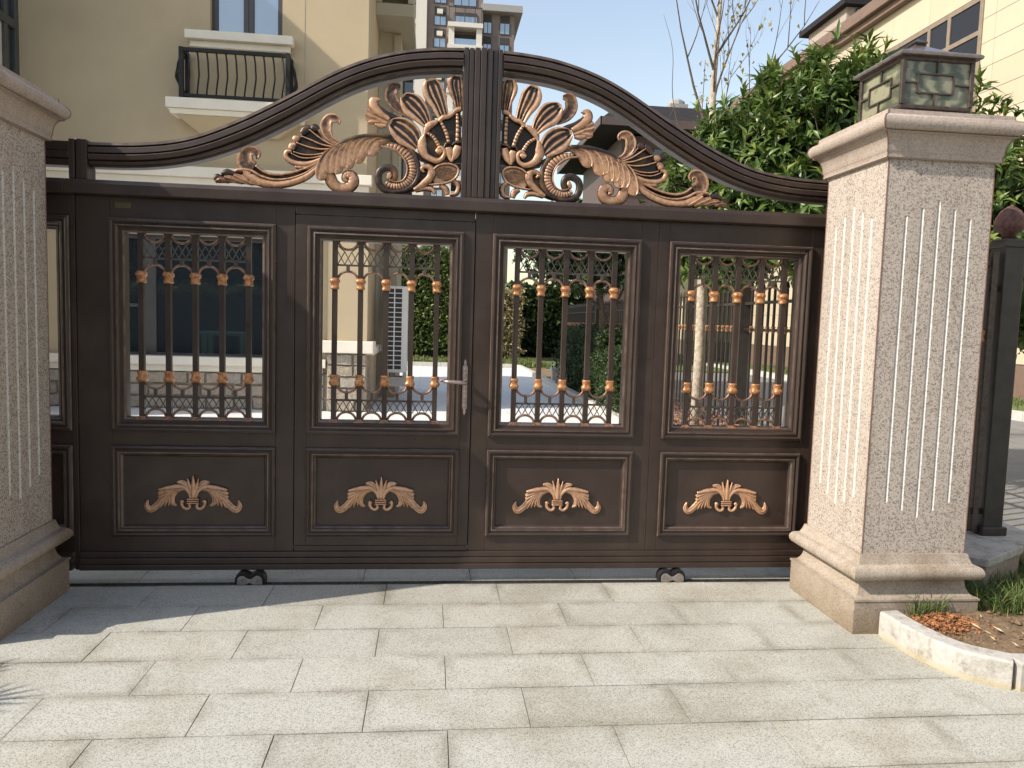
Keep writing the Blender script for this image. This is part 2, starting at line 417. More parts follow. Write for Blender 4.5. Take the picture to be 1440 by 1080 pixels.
# ---- front paving: granite slabs 600 x 300, running bond, every slab an object
def slab_mesh(name, l, w):
    mb = MB(); c = .0010; t = .03
    x, y = l/2-.0013, w/2-.0026
    o = []
    for dx, dz in ((0, -t), (0, -c), (c, 0)):
        o += [(-x+dx, -y+dx, dz), (x-dx, -y+dx, dz), (x-dx, y-dx, dz), (-x+dx, y-dx, dz)]
    fs = [(8, 9, 10, 11)]
    for k in range(2):
        for i in range(4):
            j = (i+1) % 4; fs.append((k*4+i, k*4+j, k*4+4+j, k*4+4+i))
    mb.add(o, fs); me = mb.mesh(name); me.materials.append(M['slab']); return me
SLAB = slab_mesh('paving_slab', .603, .302)
paving = struct(MB().box(-3.4, 5.0, -5.2, -.036, -.058, -.029).build('driveway_paving', M['dirt_joint']))
rs = random.Random(3)
for k in range(16):
    yc = -.035 - .302*k - .151
    off = .035 if k % 2 == 0 else .3365
    for i in range(-5, 8):
        xc = off + .603*i + .3015
        if xc < -3.1 or xc > (2.7 if k < 4 else 4.7): continue
        o = link('paving_slab', SLAB, None, paving)
        o.location = (xc, yc, rs.uniform(-.0012, .0012)); o.rotation_euler = (rs.uniform(-.002, .002), rs.uniform(-.0015, .0015), rs.uniform(-.0012, .0012))
# band of slabs behind the track
SLAB2 = slab_mesh('threshold_slab', .603, .290)
for i in range(-6, 5):
    o = link('paving_slab', SLAB2, None, paving); o.location = (.20+.603*i, .155, 0)
tr = thing('gate_track', 'thin steel rail let into the paving under the sliding gate', 'rail', (.5, -.02, 0))
MB().box(-4.4, 3.4, -.0345, -.030, -.03, .002).box(-4.4, 3.4, .004, .009, -.03, .002).build('rail_edge', M['track'], tr)
MB().box(-4.4, 3.4, -.0295, .0035, -.03, -.010).build('rail_channel', M['black_iron'], tr)

# ============================================================ PILLARS
def pillar(name, cx, cy, hb, label):
    t = thing(name, label, 'pillar', (cx, cy, 0), 'granite gate pillars')
    hs = hb - .056
    def rings(name, prof, mat, bevel=0):
        mb = MB(); mb.lathe(prof, (cx, cy, 0), sq=True)
        return mb.build(name, mat, t, bevel=bevel)
    rings('plinth_block', [(hb, 0), (hb, .158), (hb-.004, .162)], M['plinth'], .003)
    # scotia then torus, then slope up to the shaft
    pr = [(hb+.004, .163), (hb+.004, .172)]
    for k in range(7):
        a = k/6*math.pi/2; pr.append((hb-.004-.045*math.sin(a), .172+.085*(1-math.cos(a))))
    pr += [(hb-.049, .262)]
    for k in range(9):
        a = -math.pi/2+k/8*math.pi; pr.append((hb-.022+.036*math.cos(a), .298+.036*math.sin(a)))
    pr += [(hb-.028, .338), (hs+.018, .362), (hs+.012, .384)]
    o = rings('plinth_moulding', pr, M['plinth']); smooth_by_angle(o, 32)
    # shaft with five cut grooves on each face
    mb = MB(); z0, z1 = .384, 2.28
    g = .0085; dep = .009
    xs = [(-2+i)*.0815*hs/.269 for i in range(5)]
    tops = [2.02, 2.06, 2.10, 2.06, 2.02]; bots = [.64, .60, .565, .60, .64]
    gm = MB()
    for side in range(4):
        ca, sa = [(1, 0), (0, 1), (-1, 0), (0, -1)][side]
        def P(u, z, dd=0):      # face looking to -y rotated by side
            x, y = u, -hs+dd
            return (cx + x*ca - y*sa, cy + x*sa + y*ca, z)
        u0 = -hs
        for x, a, b in zip(xs, bots, tops):
            mb.add([P(u0, z0), P(x-g, z0), P(x-g, z1), P(u0, z1)], [(0, 1, 2, 3)])
            mb.add([P(x-g, z0), P(x+g, z0), P(x+g, a), P(x-g, a)], [(0, 1, 2, 3)])
            mb.add([P(x-g, b), P(x+g, b), P(x+g, z1), P(x-g, z1)], [(0, 1, 2, 3)])
            gm.add([P(x-g, a), P(x, a, dep), P(x, b, dep), P(x-g, b)], [(0, 1, 2, 3)])
            gm.add([P(x, a, dep), P(x+g, a), P(x+g, b), P(x, b, dep)], [(0, 1, 2, 3)])
            gm.add([P(x-g, a), P(x+g, a), P(x, a, dep)], [(0, 1, 2)]); gm.add([P(x-g, b), P(x, b, dep), P(x+g, b)], [(0, 1, 2)])
            u0 = x+g
        mb.add([P(u0, z0), P(hs, z0), P(hs, z1), P(u0, z1)], [(0, 1, 2, 3)])
    me = bpy.data.meshes.new('shaft'); me.from_pydata(mb.v, [], mb.f); so = link('shaft', me, M['shaft'], t)
    gme = bpy.data.meshes.new('groove'); gme.from_pydata(gm.v, [], gm.f); link('groove', gme, M['groove'], so)
    # dark joint lines down the shaft corners
    jm = MB()
    for i in (-1, 1):
        for j in (-1, 1):
            jm.box(cx+i*hs-.0022, cx+i*hs+.0022, cy+j*hs-.0022, cy+j*hs+.0022, z0, z1)
    jm.build('corner_joint', M['joint'], so)
    # capital
    pr = [(hs+.010, 2.281), (hs+.022, 2.285), (hs+.020, 2.303), (hs+.024, 2.312)]
    for k in range(7):
        a = k/6*math.pi/2; pr.append((hs+.025+.036*(1-math.cos(a)), 2.314+.078*math.sin(a)))
    pr += [(hs+.066, 2.395)]
    for k in range(8):
        a = -math.pi/2+k/7*math.pi*.95; pr.append((hs+.050+.036*math.cos(a), 2.433+.036*math.sin(a)))
    pr += [(hs+.048, 2.474), (hs+.046, 2.494)]
    o = rings('capital', pr, M['cap']); smooth_by_angle(o, 32)
    jm = MB()
    for i in (-1, 1):
        for j in (-1, 1):
            for (r0, za), (r1, zb) in zip(pr[:-1], pr[1:]):
                if (zb-za)**2+(r1-r0)**2 < 1e-6: continue
                jm.bar((cx+i*(r0+.0006), cy+j*(r0+.0006), za), (cx+i*(r1+.0006), cy+j*(r1+.0006), zb), .004)
    jm.build('corner_joint', M['joint'], o)
    return t
M['joint'] = simple('reddish mastic joint', (.20, .11, .085), .8, var=.2, scale=20)
pillar('stone_pillar', 2.635, -.461, .325, 'speckled granite gate pillar on the right, its left face in full sun, behind the curved kerb')
pillar('stone_pillar', -1.945, -.425, .345, 'speckled granite gate pillar cut by the left edge of the photo, its visible face in shade')

# ============================================================ PILLAR LAMPS
def lamp(cx, cy, z, label):
    t = thing('pillar_lamp', label, 'lamp', (cx, cy, z))
    h = .176; zb, zt = z+.045, z+.285
    MB().lathe([(.11, 0), (.11, .02), (.15, .022), (.15, .044)], (cx, cy, z), sq=True).build('base_plate', M['lamp_frame'], t, bevel=.002)
    MB().lathe([(h+.006, 0), (h+.008, .014), (h+.002, .02)], (cx, cy, zb), sq=True).build('bottom_frame', M['lamp_frame'], t, bevel=.002)
    for i in (-1, 1):
        for j in (-1, 1):
            MB().box(cx+i*h-.010, cx+i*h+.010, cy+j*h-.010, cy+j*h+.010, zb+.018, zt-.012).build('corner_post', M['lamp_frame'], t, bevel=.003)
    MB().lathe([(h+.002, 0), (h+.010, .006), (h+.010, .020)], (cx, cy, zt-.016), sq=True).build('top_frame', M['lamp_frame'], t, bevel=.002)
    for side in range(4):
        ca, sa = [(1, 0), (0, 1), (-1, 0), (0, -1)][side]
        def rot(mb):
            mb.v = [(cx + x*ca - y*sa, cy + x*sa + y*ca, zz) for x, y, zz in mb.v]; return mb
        g = rot(MB().box(-h+.008, h-.008, -h+.004, -h+.010, zb+.016, zt-.010)).build('glass_pane', M['lamp_glass'], t)
        y0, y1 = -h-.005, -h+.003; a, b = zb+.02, zt-.012; H = b-a; w = .0035
        L = MB()
        def hl(x0, x1, zz): L.box(x0, x1, y0, y1, zz-w, zz+w)
        def vl(x, z0, z1): L.box(x-w, x+w, y0-.0006, y1, z0, z1)
        # rectangle with pinwheel bars running to the frame
        rx0, rx1, rz0, rz1 = -.10, .085, a+.27*H, a+.70*H
        hl(rx0, rx1, rz0); hl(rx0, rx1, rz1); vl(rx0, rz0, rz1); vl(rx1, rz0, rz1)
        vl(-.012, a, rz0); vl(.0, rz1, b); hl(-h+.01, rx0, a+.50*H); hl(rx1, h-.01, a+.48*H)
        rot(L).build('lattice', M['lamp_frame'], g)
    # low tent roof, little cap and finial
    MB().lathe([(h+.034, .0), (h+.036, .012), (h+.028, .020), (h*.62, .058), (.045, .098), (.040, .102)], (cx, cy, zt+.003), sq=True).build('roof', M['lamp_roof'], t, bevel=.002)
    MB().lathe([(.030, 0), (.026, .014), (.034, .020), (.034, .026), (.002, .048)], (cx, cy, zt+.105), sq=True).build('finial', M['lamp_frame'], t)
    return t
lamp(2.645, -.455, 2.500, 'square bronze lamp with lattice panes and sunlit tent roof on the right pillar')

# ============================================================ SLIDING GATE
XC = .495
gate = thing('sliding_gate', 'dark brown bronze sliding gate with arched top and copper scrollwork', 'gate', (XC, .03, 0))
B = M['bronze']
ZW0, ZW1, ZL0, ZL1 = .8246, 1.9387, .258, .7484
PX = [(-1.4196, -.5786), (-.4157, .4148), (.5715, 1.4035), (1.564, 2.4008)]
TAIL = (-2.46, -1.6135)
def plate(name, x0, x1, z0, z1, y0=.018, y1=.075, par=None, bevel=.0022):
    return MB().box(x0, x1, y0, y1, z0, z1).build(name, B, par or gate, bevel=bevel)
# wicket door: second bay
door = MB().box(-.478, -.4157, .014, .075, .205, 1.995).box(.4148, .474, .014, .075, .205, 1.995) \
    .box(-.4157, .4148, .014, .075, ZW1, 1.995).box(-.4157, .4148, .014, .075, ZL1, ZW0).box(-.4157, .4148, .014, .075, .205, ZL0).build('wicket_door', B, gate, bevel=.002)
for x in (-.490, .462): MB().box(x, x+.026, .0655, .083, .19, 2.02).build('gap_light_block', B, gate)  # backing strips added to block bright light showing through the door gaps
# stiles and rails of the fixed bays
plate('stile', -1.585, -1.4196, .172, 2.046)
plate('stile', -.5786, -.482, .172, 2.046)
plate('stile', .478, .5715, .172, 2.046)
plate('stile', 1.4035, 1.5005, .172, 2.046); plate('stile', 1.5015, 1.564, .172, 2.046)
plate('stile', 2.4008, 2.60, .172, 2.046)
for k, (a, b) in enumerate(PX):
    if k == 1:
        plate('rail', a-.062, b+.059, 1.999, 2.046); plate('rail', a-.062, b+.059, .172, .2015); continue
    plate('rail', a, b, ZW1, 2.046); plate('rail', a, b, ZL1, ZW0); plate('rail', a, b, .172, ZL0)
# end post between gate leaf and tail, with ribs
plate('stile', -1.6125, -1.588, .074, 2.046, .012, .08)
plate('stile', TAIL[0]-.1, TAIL[0], .172, 2.046)
plate('rail', TAIL[0], TAIL[1], ZW1, 2.046); plate('rail', TAIL[0], TAIL[1], ZL1, ZW0); plate('rail', TAIL[0], TAIL[1], .172, ZL0)
# stepped bottom sill
sill = MB()
for x0, x1 in ((-1.587, 2.60), (TAIL[0]-.1, -1.623)):
    sill.box(x0, x1, .006, .085, .140, .1715); sill.box(x0, x1, .000, .09, .106, .1385); sill.box(x0, x1, -.006, .095, .074, .1045)
sill.build('bottom_sill', B, gate, bevel=.004)
# top beam: projecting ledge with drip
for x0, x1 in ((-1.62, 2.62), (TAIL[0]-.1, -1.6215)):
    MB().add([(x0, -.030, 2.052), (x0, -.030, 2.100), (x0, -.018, 2.122), (x0, .10, 2.122), (x0, .10, 2.0465), (x0, -.016, 2.0465),
              (x1, -.030, 2.052), (x1, -.030, 2.100), (x1, -.018, 2.122), (x1, .10, 2.122), (x1, .10, 2.0465), (x1, -.016, 2.0465)],
             [(0, 1, 2, 3, 4, 5), (11, 10, 9, 8, 7, 6)] + [(i, i+6, (i+1) % 6+6, (i+1) % 6) for i in range(6)]).build('top_beam', B, gate, bevel=.0025)
# bolection mouldings round every window and kick panel
WPROF = [(-.001, .019), (.000, .004), (.004, -.002), (.013, -.006), (.020, -.002), (.024, .004), (.030, .004), (.033, -.001), (.040, -.003), (.046, .003),
         (.050, .012), (.058, .013), (.062, .020), (.072, .024), (.074, .032), (.074, .075)]
WORN_W = (1, 7, 12); WORN_L = (1, 7, 9)
LPROF = [(-.001, .019), (.000, .005), (.004, -.001), (.012, -.005), (.019, -.001), (.023, .006), (.029, .006), (.032, .001), (.040, .002), (.045, .010), (.052, .016), (.060, .030)]
def mould(x0, x1, z0, z1, prof, par, name):
    o = MB().frame(x0, x1, z0, z1, prof, WORN_W if prof is WPROF else WORN_L).build(name, [B, M['bronze_edge']], par); smooth_by_angle(o, 24); return o
bead = MB()
def win(x0, x1, par):
    w = mould(x0, x1, ZW0, ZW1, WPROF, par, 'window_moulding')
    mb = MB()          # carved egg strip under the top edge of the moulding
    n = int((x1-x0-.09)/.0155)
    for i in range(n):
        x = x0+.047+.0155*(i+.5)
        for (z, s_) in ((ZW1-.0265, 1),):
            mb.add([(x-.006, .004, z-.006), (x+.006, .004, z-.006), (x+.006, .004, z+.006), (x-.006, .004, z+.006), (x, -.005, z)], [(0, 1, 4), (1, 2, 4), (2, 3, 4), (3, 0, 4)])
    o = mb.build('egg_strip', B, w if par is gate else par)
    return w
def kick(x0, x1, par):
    m_ = mould(x0, x1, ZL0, ZL1, LPROF, par, 'panel_moulding')
    MB().box(x0+.055, x1-.055, .029, .045, ZL0+.055, ZL1-.055).build('kick_panel', B, par)
for k, (a, b) in enumerate(PX + [TAIL]):
    p = door if k == 1 else gate
    win(a, b, p); kick(a, b, p)

# ---- scroll relief builder
def band(mb, pts, ws, y_back, h, prof='dome', wear=1.0, n=None, thick=.006, flip=1):
    """raised strip along a spline in the x,z plane; front at -y"""
    L = len(pts)
    raw = spline([(p[0], p[1], w) for p, w in zip(pts, ws)], n or max(10, (10 if prof in ('plume2', 'lobe') else 6)*(L-1)+1))
    N = len(raw)
    P = {'dome': [(-1, 0, .25), (-.86, .45, .62), (-.5, .86, .92), (0, 1, 1), (.5, .86, .92), (.86, .45, .62), (1, 0, .25)],
         'plume0': [(-1, 0, .5), (-.9, .85, 1), (-.7, 1, 1.05), (-.52, .6, .6), (0, .45, .55), (.52, .6, .6), (.7, 1, 1.05), (.9, .85, 1), (1, 0, .5)],
         'plume2': [(-1, 0, .6), (-.95, .8, 1.1), (-.82, 1, 1.15), (-.72, .5, .12), (-.56, .2, 0), (-.46, .66, 1.0), (-.34, .66, 1.0), (-.24, .2, 0), (.0, .2, 0), (.10, .66, 1.0), (.22, .66, 1.0), (.32, .2, 0), (.46, .45, .15), (.58, .95, 1.05), (.78, 1.1, 1.15), (.95, .8, 1.1), (1, 0, .6)],
         'lobe': [(-1, .1, .8), (-.9, .75, 1.2), (-.74, .7, .95), (-.6, .42, .6), (-.1, .62, .7), (.1, .62, .7), (.5, .5, .75), (.85, .3, .7), (1, 0, .5)],
         'ribbed': [(-1, 0, .3), (-.85, .5, .7), (-.4, .9, 1), (0, 1, 1), (.4, .9, 1), (.85, .5, .7), (1, 0, .3)],
         'beaded': [(-1, 0, .3), (-.8, .6, .8), (-.3, .95, 1), (.3, .95, 1), (.8, .6, .8), (1, 0, .3)],
         'leaf': [(-1, .1, .75), (-.9, .55, 1.1), (-.6, .45, .72), (-.2, .75, .8), (0, 1, 1.1), (.2, .75, .8), (.6, .5, .72), (.9, .5, 1.05), (1, .1, .7)]}[prof]
    P = [(s_*flip, q, c) for s_, q, c in P]
    rib = prof in ('ribbed', 'beaded')
    if rib:
        raw = spline([(p[0], p[1], w) for p, w in zip(pts, ws)], 10*(L-1)*(2 if prof == 'ribbed' else 3)//2+1); N = len(raw)
    m_ = len(P); vs, wv, fs = [], [], []
    for k, (x, z, w) in enumerate(raw):
        a = raw[max(k-1, 0)]; b = raw[min(k+1, N-1)]
        t = Vector((b[0]-a[0], b[1]-a[1])); t = t.normalized() if t.length > 1e-9 else Vector((1, 0))
        nx, nz = -t.y, t.x
        w = max(w, .002)
        e = k/(N-1)
        hh = h*min(1, .35+w/.012)
        cap = 1.0
        if prof in ('plume2', 'lobe'):
            rem = sum(math.hypot(raw[q+1][0]-raw[q][0], raw[q+1][1]-raw[q][1]) for q in range(k, N-1))/(w*.5)
            cap = math.sqrt(max(0, 1-(1-min(1, rem))**2))
        pulse = ((.75 if prof == 'ribbed' else .55)+(.25 if prof == 'ribbed' else .45)*min(1, 1.35*abs(math.sin(k*math.pi/4)))) if rib else 1.0
        pw = (.25+.75*min(1, 1.3*abs(math.sin(k*math.pi/4)))) if rib else 1.0
        for s_, q, c in P:
            ww = w/2*(cap if cap > .02 else .02)
            if prof == 'plume2' and e > .80: c = 1.1 if e > .915 else (c if abs(s_) > .5 else .05); q = max(q, .9) if e > .915 else q
            if prof == 'lobe': c = c*(.62+.5*min(1, e*1.3))
            vs.append((x+nx*s_*ww, y_back-hh*q*pulse-.0015, z+nz*s_*ww)); wv.append(c*wear*pw - (0 if wear > .5 else .1))
        for s_ in (1, -1):
            vs.append((x+nx*s_*w/2*cap, y_back+thick, z+nz*s_*w/2*cap)); wv.append(.1)
    Q = m_+2
    for k in range(N-1):
        for i in range(Q):
            j = (i+1) % Q; fs.append((k*Q+i, k*Q+j, (k+1)*Q+j, (k+1)*Q+i))
    fs += [tuple(range(Q)), tuple((N-1)*Q+i for i in range(Q-1, -1, -1))]
    mb.add(vs, fs, wv)

# traced outlines of the cast ornaments, metres from the gate centre line
BANDS=[
('scroll_stem',[(-0.6069,2.4091),(-0.5447,2.4166),(-0.4864,2.4157),(-0.4318,2.4022),(-0.3894,2.3755),(-0.3572,2.3357),(-0.3372,2.2868),(-0.334,2.2328),(-0.3563,2.1837),(-0.3979,2.1524),(-0.4481,2.1387),(-0.4985,2.1413),(-0.5346,2.1687),(-0.5465,2.2097),(-0.5358,2.2455),(-0.5006,2.2639),(-0.4691,2.2572),(-0.4573,2.2308),(-0.466,2.2012),(-0.4889,2.1918)],[0.0234,0.03,0.0309,0.0309,0.0309,0.03,0.0291,0.0291,0.0291,0.0291,0.03,0.0338,0.0375,0.0394,0.0394,0.0394,0.0375,0.0356,0.0328,0.0169],2,'dome',0.32),
('ribbed_band',[(-0.5025,2.3785),(-0.4606,2.3717),(-0.4183,2.3491),(-0.3841,2.3177),(-0.3687,2.2811),(-0.3679,2.2395),(-0.382,2.2054),(-0.4068,2.1812),(-0.4402,2.1683),(-0.4738,2.1683),(-0.5055,2.1847)],[0.0206,0.0417,0.0525,0.0525,0.0497,0.0497,0.0497,0.0469,0.0445,0.0394,0.0206],2,'ribbed',0.9),
('scroll_rim',[(-0.5315,2.372),(-0.4897,2.3668),(-0.4519,2.3514),(-0.4178,2.3221),(-0.3983,2.2879),(-0.3934,2.2507),(-0.4033,2.2168),(-0.4239,2.195),(-0.4574,2.1892),(-0.4869,2.2002)],[0.0084,0.0103,0.0103,0.0103,0.0094,0.0094,0.0094,0.0094,0.0084,0.0056],3,'dome',0.8),
('leaf_lobe',[(-0.4863,2.4116),(-0.5361,2.3965),(-0.569,2.37),(-0.5973,2.3189)],[0.0188,0.0516,0.0703,0.0563],3,'lobe',1.0),
('leaf_lobe',[(-0.5281,2.4175),(-0.5943,2.3974),(-0.631,2.3542),(-0.6618,2.2763)],[0.0188,0.0516,0.0703,0.0563],3,'lobe',1.0),
('leaf_lobe',[(-0.5821,2.4178),(-0.6398,2.3949),(-0.6682,2.3481),(-0.6777,2.2858)],[0.0188,0.0516,0.0703,0.0563],3,'lobe',1.0),
('leaf_lobe',[(-0.6277,2.412),(-0.6789,2.3764),(-0.6967,2.3178),(-0.7082,2.243)],[0.0188,0.0516,0.0703,0.0563],3,'lobe',1.0),
('leaf_lobe',[(-0.6648,2.4038),(-0.7138,2.3621),(-0.7296,2.3037),(-0.7351,2.2457)],[0.0188,0.0516,0.0703,0.0563],3,'lobe',1.0),
('leaf_lobe',[(-0.6936,2.394),(-0.7424,2.3442),(-0.7583,2.2858),(-0.7649,2.2133)],[0.0188,0.0516,0.0703,0.0563],3,'lobe',1.0),
('leaf_lobe',[(-0.7305,2.3756),(-0.7752,2.326),(-0.7911,2.2717),(-0.7905,2.2141)],[0.0188,0.0516,0.0703,0.0563],3,'lobe',1.0),
('leaf_lobe',[(-0.7591,2.3597),(-0.8079,2.3119),(-0.832,2.2531),(-0.8498,2.1761)],[0.0188,0.0516,0.0703,0.0563],3,'lobe',1.0),
('leaf_spine',[(-0.8567,2.2642),(-0.8325,2.3024),(-0.7918,2.3415),(-0.7387,2.3772),(-0.6854,2.4027),(-0.6236,2.4184),(-0.5573,2.4262),(-0.4824,2.4233)],[0.0094,0.0188,0.0234,0.0234,0.0234,0.0234,0.0234,0.0216],4,'dome',0.25),
('small_scroll',[(-0.8073,2.2544),(-0.8007,2.2053),(-0.7817,2.1649),(-0.7443,2.144),(-0.7029,2.1481),(-0.6763,2.1784),(-0.683,2.2112),(-0.7099,2.214),(-0.72,2.1928),(-0.7074,2.1789)],[0.038,0.0633,0.0633,0.0572,0.0605,0.0605,0.0539,0.0478,0.038,0.0113],2,'dome',0.75),
('scroll_ball',[(-0.4978,2.2246),(-0.4873,2.2201),(-0.4767,2.2165)],[0.0281,0.0516,0.0234],3,'dome',0.9),
('fan_rim',[(-0.812,2.3117),(-0.861,2.2804),(-0.91,2.2623),(-0.9671,2.2593),(-1.008,2.2728),(-1.0264,2.2963),(-1.0204,2.3171),(-0.9961,2.3224)],[0.0211,0.0263,0.0291,0.0291,0.0291,0.0291,0.0263,0.0211],3,'dome',0.85),
('fan_rim',[(-0.8568,2.2683),(-0.8894,2.2523),(-0.9303,2.2419),(-0.9772,2.2424)],[0.0263,0.0319,0.0319,0.0159],2,'dome',0.85),
('fan_rib',[(-0.7795,2.3463),(-0.8451,2.3395),(-0.9107,2.3474),(-0.972,2.3666)],[0.0103,0.0094,0.0094,0.0066],3,'dome',1),
('fan_rib',[(-0.7796,2.3545),(-0.8413,2.3635),(-0.8946,2.383),(-0.9458,2.4006)],[0.0103,0.0094,0.0094,0.0066],3,'dome',1),
('fan_rib',[(-0.7756,2.3609),(-0.8251,2.3807),(-0.8662,2.4071),(-0.9073,2.4374)],[0.0103,0.0094,0.0094,0.0066],3,'dome',1),
('fan_rib',[(-0.804,2.3286),(-0.8695,2.3107),(-0.9349,2.3073),(-0.9859,2.3189)],[0.0094,0.0075,0.0075,0.0056],3,'dome',1),
('fan_rib',[(-0.8162,2.3156),(-0.8816,2.2937),(-0.947,2.2903),(-0.998,2.3101)],[0.0094,0.0075,0.0075,0.0056],3,'dome',1),
('fan_rib',[(-0.7633,2.3636),(-0.8087,2.3857),(-0.8418,2.4125),(-0.8707,2.4476)],[0.0084,0.0075,0.0075,0.0056],3,'dome',0.7),
('fan_bead',[(-0.8951,2.4381),(-0.8789,2.4492),(-0.8604,2.44)],[0.0319,0.0398,0.0263],3,'dome',0.35),
('fan_bead',[(-0.9459,2.4149),(-0.9277,2.4363),(-0.9013,2.4479)],[0.0319,0.0427,0.0319],3,'dome',0.4),
('fan_bead',[(-0.9842,2.3761),(-0.9741,2.3868),(-0.9559,2.394)],[0.0319,0.045,0.0263],3,'dome',0.75),
('fan_bead',[(-1.0002,2.3304),(-0.9942,2.347),(-0.976,2.3582)],[0.037,0.0427,0.0263],3,'dome',0.8),
('fan_hook',[(-0.7428,2.3708),(-0.7882,2.3909),(-0.8132,2.4223),(-0.8218,2.4626),(-0.8078,2.496),(-0.7812,2.5037),(-0.7586,2.4927),(-0.7555,2.4745)],[0.0075,0.0319,0.053,0.0638,0.053,0.0478,0.0319,0.0075],3,'plume0',0.9),
('long_leaf',[(-0.8607,2.2476),(-0.9136,2.1997),(-0.991,2.1629),(-1.0723,2.1458),(-1.1454,2.1512),(-1.198,2.1732),(-1.2423,2.1914)],[0.0211,0.037,0.0398,0.0427,0.045,0.0478,0.0263],3,'dome',0.85),
('long_leaf',[(-0.8567,2.2601),(-0.9259,2.2114),(-1.0074,2.1794),(-1.0887,2.1704),(-1.1536,2.1856),(-1.2061,2.2115),(-1.2625,2.2128),(-1.2865,2.2014)],[0.0075,0.0117,0.0127,0.0136,0.0159,0.0178,0.0178,0.0094],3,'dome',0.85),
('long_leaf',[(-0.8589,2.2723),(-0.9302,2.2337),(-1.0116,2.2058),(-1.0848,2.1964),(-1.1375,2.2081),(-1.178,2.2374)],[0.0075,0.0127,0.0145,0.0159,0.0159,0.0127],3,'dome',0.8),
('leaf_hook',[(-1.1941,2.2223),(-1.2263,2.2411),(-1.2344,2.2732),(-1.2184,2.3065),(-1.1902,2.3121),(-1.1721,2.2968),(-1.174,2.2723)],[0.0797,0.0905,0.0853,0.0638,0.0506,0.037,0.0094],3,'plume0',0.75),
('leaf_scallop',[(-1.1575,2.1363),(-1.2101,2.1685),(-1.2423,2.1914)],[0.0094,0.0398,0.0234],4,'leaf',0.85),
('leaf_scallop',[(-1.1939,2.1366),(-1.2544,2.1663),(-1.2906,2.1808)],[0.0094,0.0375,0.0234],4,'leaf',0.8),
('leaf_scallop',[(-1.2463,2.1414),(-1.2986,2.1621),(-1.3387,2.1682)],[0.0094,0.0328,0.0234],4,'leaf',0.7),
('leaf_scallop',[(-1.3146,2.1429),(-1.3547,2.1573),(-1.3827,2.1437)],[0.0094,0.0328,0.0141],4,'leaf',0.6),
('leaf_scallop',[(-1.2825,2.1893),(-1.3266,2.1973),(-1.3547,2.1857)],[0.0188,0.0352,0.0188],2,'dome',0.3),
('leaf_scallop',[(-1.3467,2.1617),(-1.3747,2.1705),(-1.3927,2.1554)],[0.0188,0.0352,0.0188],2,'dome',0.35),
('leaf_scallop',[(-1.2101,2.2011),(-1.2544,2.2091),(-1.2865,2.1993)],[0.0188,0.0305,0.0188],2,'dome',0.45),
('plume',[(-0.1239,2.5809),(-0.1342,2.6547),(-0.1463,2.7158),(-0.1432,2.7653)],[0.0342,0.0633,0.0858,0.0633],2,'plume2',0.6),
('plume',[(-0.2055,2.539),(-0.2301,2.6036),(-0.261,2.6676),(-0.2856,2.7379)],[0.0572,0.0858,0.1149,0.0919],2,'plume2',0.8),
('plume',[(-0.4052,2.548),(-0.456,2.5861),(-0.4859,2.6334),(-0.4743,2.6832),(-0.437,2.6875)],[0.0225,0.0572,0.0684,0.0633,0.0225],1,'plume0',0.6),
('plume',[(-0.2888,2.4928),(-0.3257,2.5485),(-0.3727,2.5951),(-0.4278,2.6411)],[0.0459,0.0975,0.1266,0.0745],3,'plume2',0.8),
('plume',[(-0.3391,2.3782),(-0.3821,2.4297),(-0.433,2.4682),(-0.492,2.4998)],[0.0633,0.1322,0.1322,0.0684],3,'plume2',0.75),
('plume_tail',[(-0.4041,2.4863),(-0.4548,2.5205),(-0.5052,2.5422),(-0.5429,2.5666),(-0.56,2.5963)],[0.0211,0.0319,0.0319,0.0319,0.0094],1,'dome',0.1),
('plume_tail',[(-0.4922,2.5142),(-0.5468,2.548),(-0.5742,2.5791),(-0.5726,2.6098),(-0.5395,2.6139)],[0.0263,0.0478,0.0586,0.0478,0.0047],2,'dome',0.9),
('plume_scallop',[(-0.5044,2.4929),(-0.5336,2.5036),(-0.5629,2.5183)],[0.0319,0.0586,0.0319],1,'leaf',0.9),
('plume_scallop',[(-0.5083,2.4804),(-0.5416,2.4806),(-0.5666,2.4853)],[0.0159,0.0319,0.0159],1,'dome',0.9),
('plume_scallop',[(-0.546,2.4988),(-0.5833,2.4966),(-0.6081,2.4911)],[0.0263,0.0478,0.0159],1,'leaf',0.9),
('plume_scallop',[(-0.5546,2.5188),(-0.592,2.5248),(-0.6149,2.5358)],[0.0263,0.053,0.0263],1,'leaf',0.9),
('plume_scallop',[(-0.5674,2.5386),(-0.5966,2.5532),(-0.6091,2.5607)],[0.0263,0.0427,0.0211],1,'leaf',0.9),
('shell_rib',[(-0.1341,2.5638),(-0.1294,2.4935),(-0.1304,2.4103)],[0.0178,0.0216,0.0216],3,'beaded',0.95),
('shell_rib',[(-0.2241,2.5213),(-0.1933,2.4692),(-0.1728,2.4059)],[0.0178,0.0216,0.0216],3,'beaded',0.95),
('shell_rib',[(-0.2986,2.4592),(-0.2559,2.4325),(-0.2253,2.3864)],[0.0178,0.0216,0.0216],3,'beaded',0.95),
('shell_rim',[(-0.3067,2.4422),(-0.2927,2.4802),(-0.27,2.5022),(-0.2367,2.5185)],[0.0159,0.0398,0.0398,0.0211],3,'dome',0.85),
('shell_rim',[(-0.2324,2.5167),(-0.2076,2.5409),(-0.1782,2.5488),(-0.1491,2.5712)],[0.0211,0.0291,0.0263,0.0211],3,'dome',0.85),
('shell_rim',[(-0.1534,2.5709),(-0.1325,2.5846),(-0.1136,2.5919)],[0.0211,0.0319,0.0263],3,'dome',0.8),
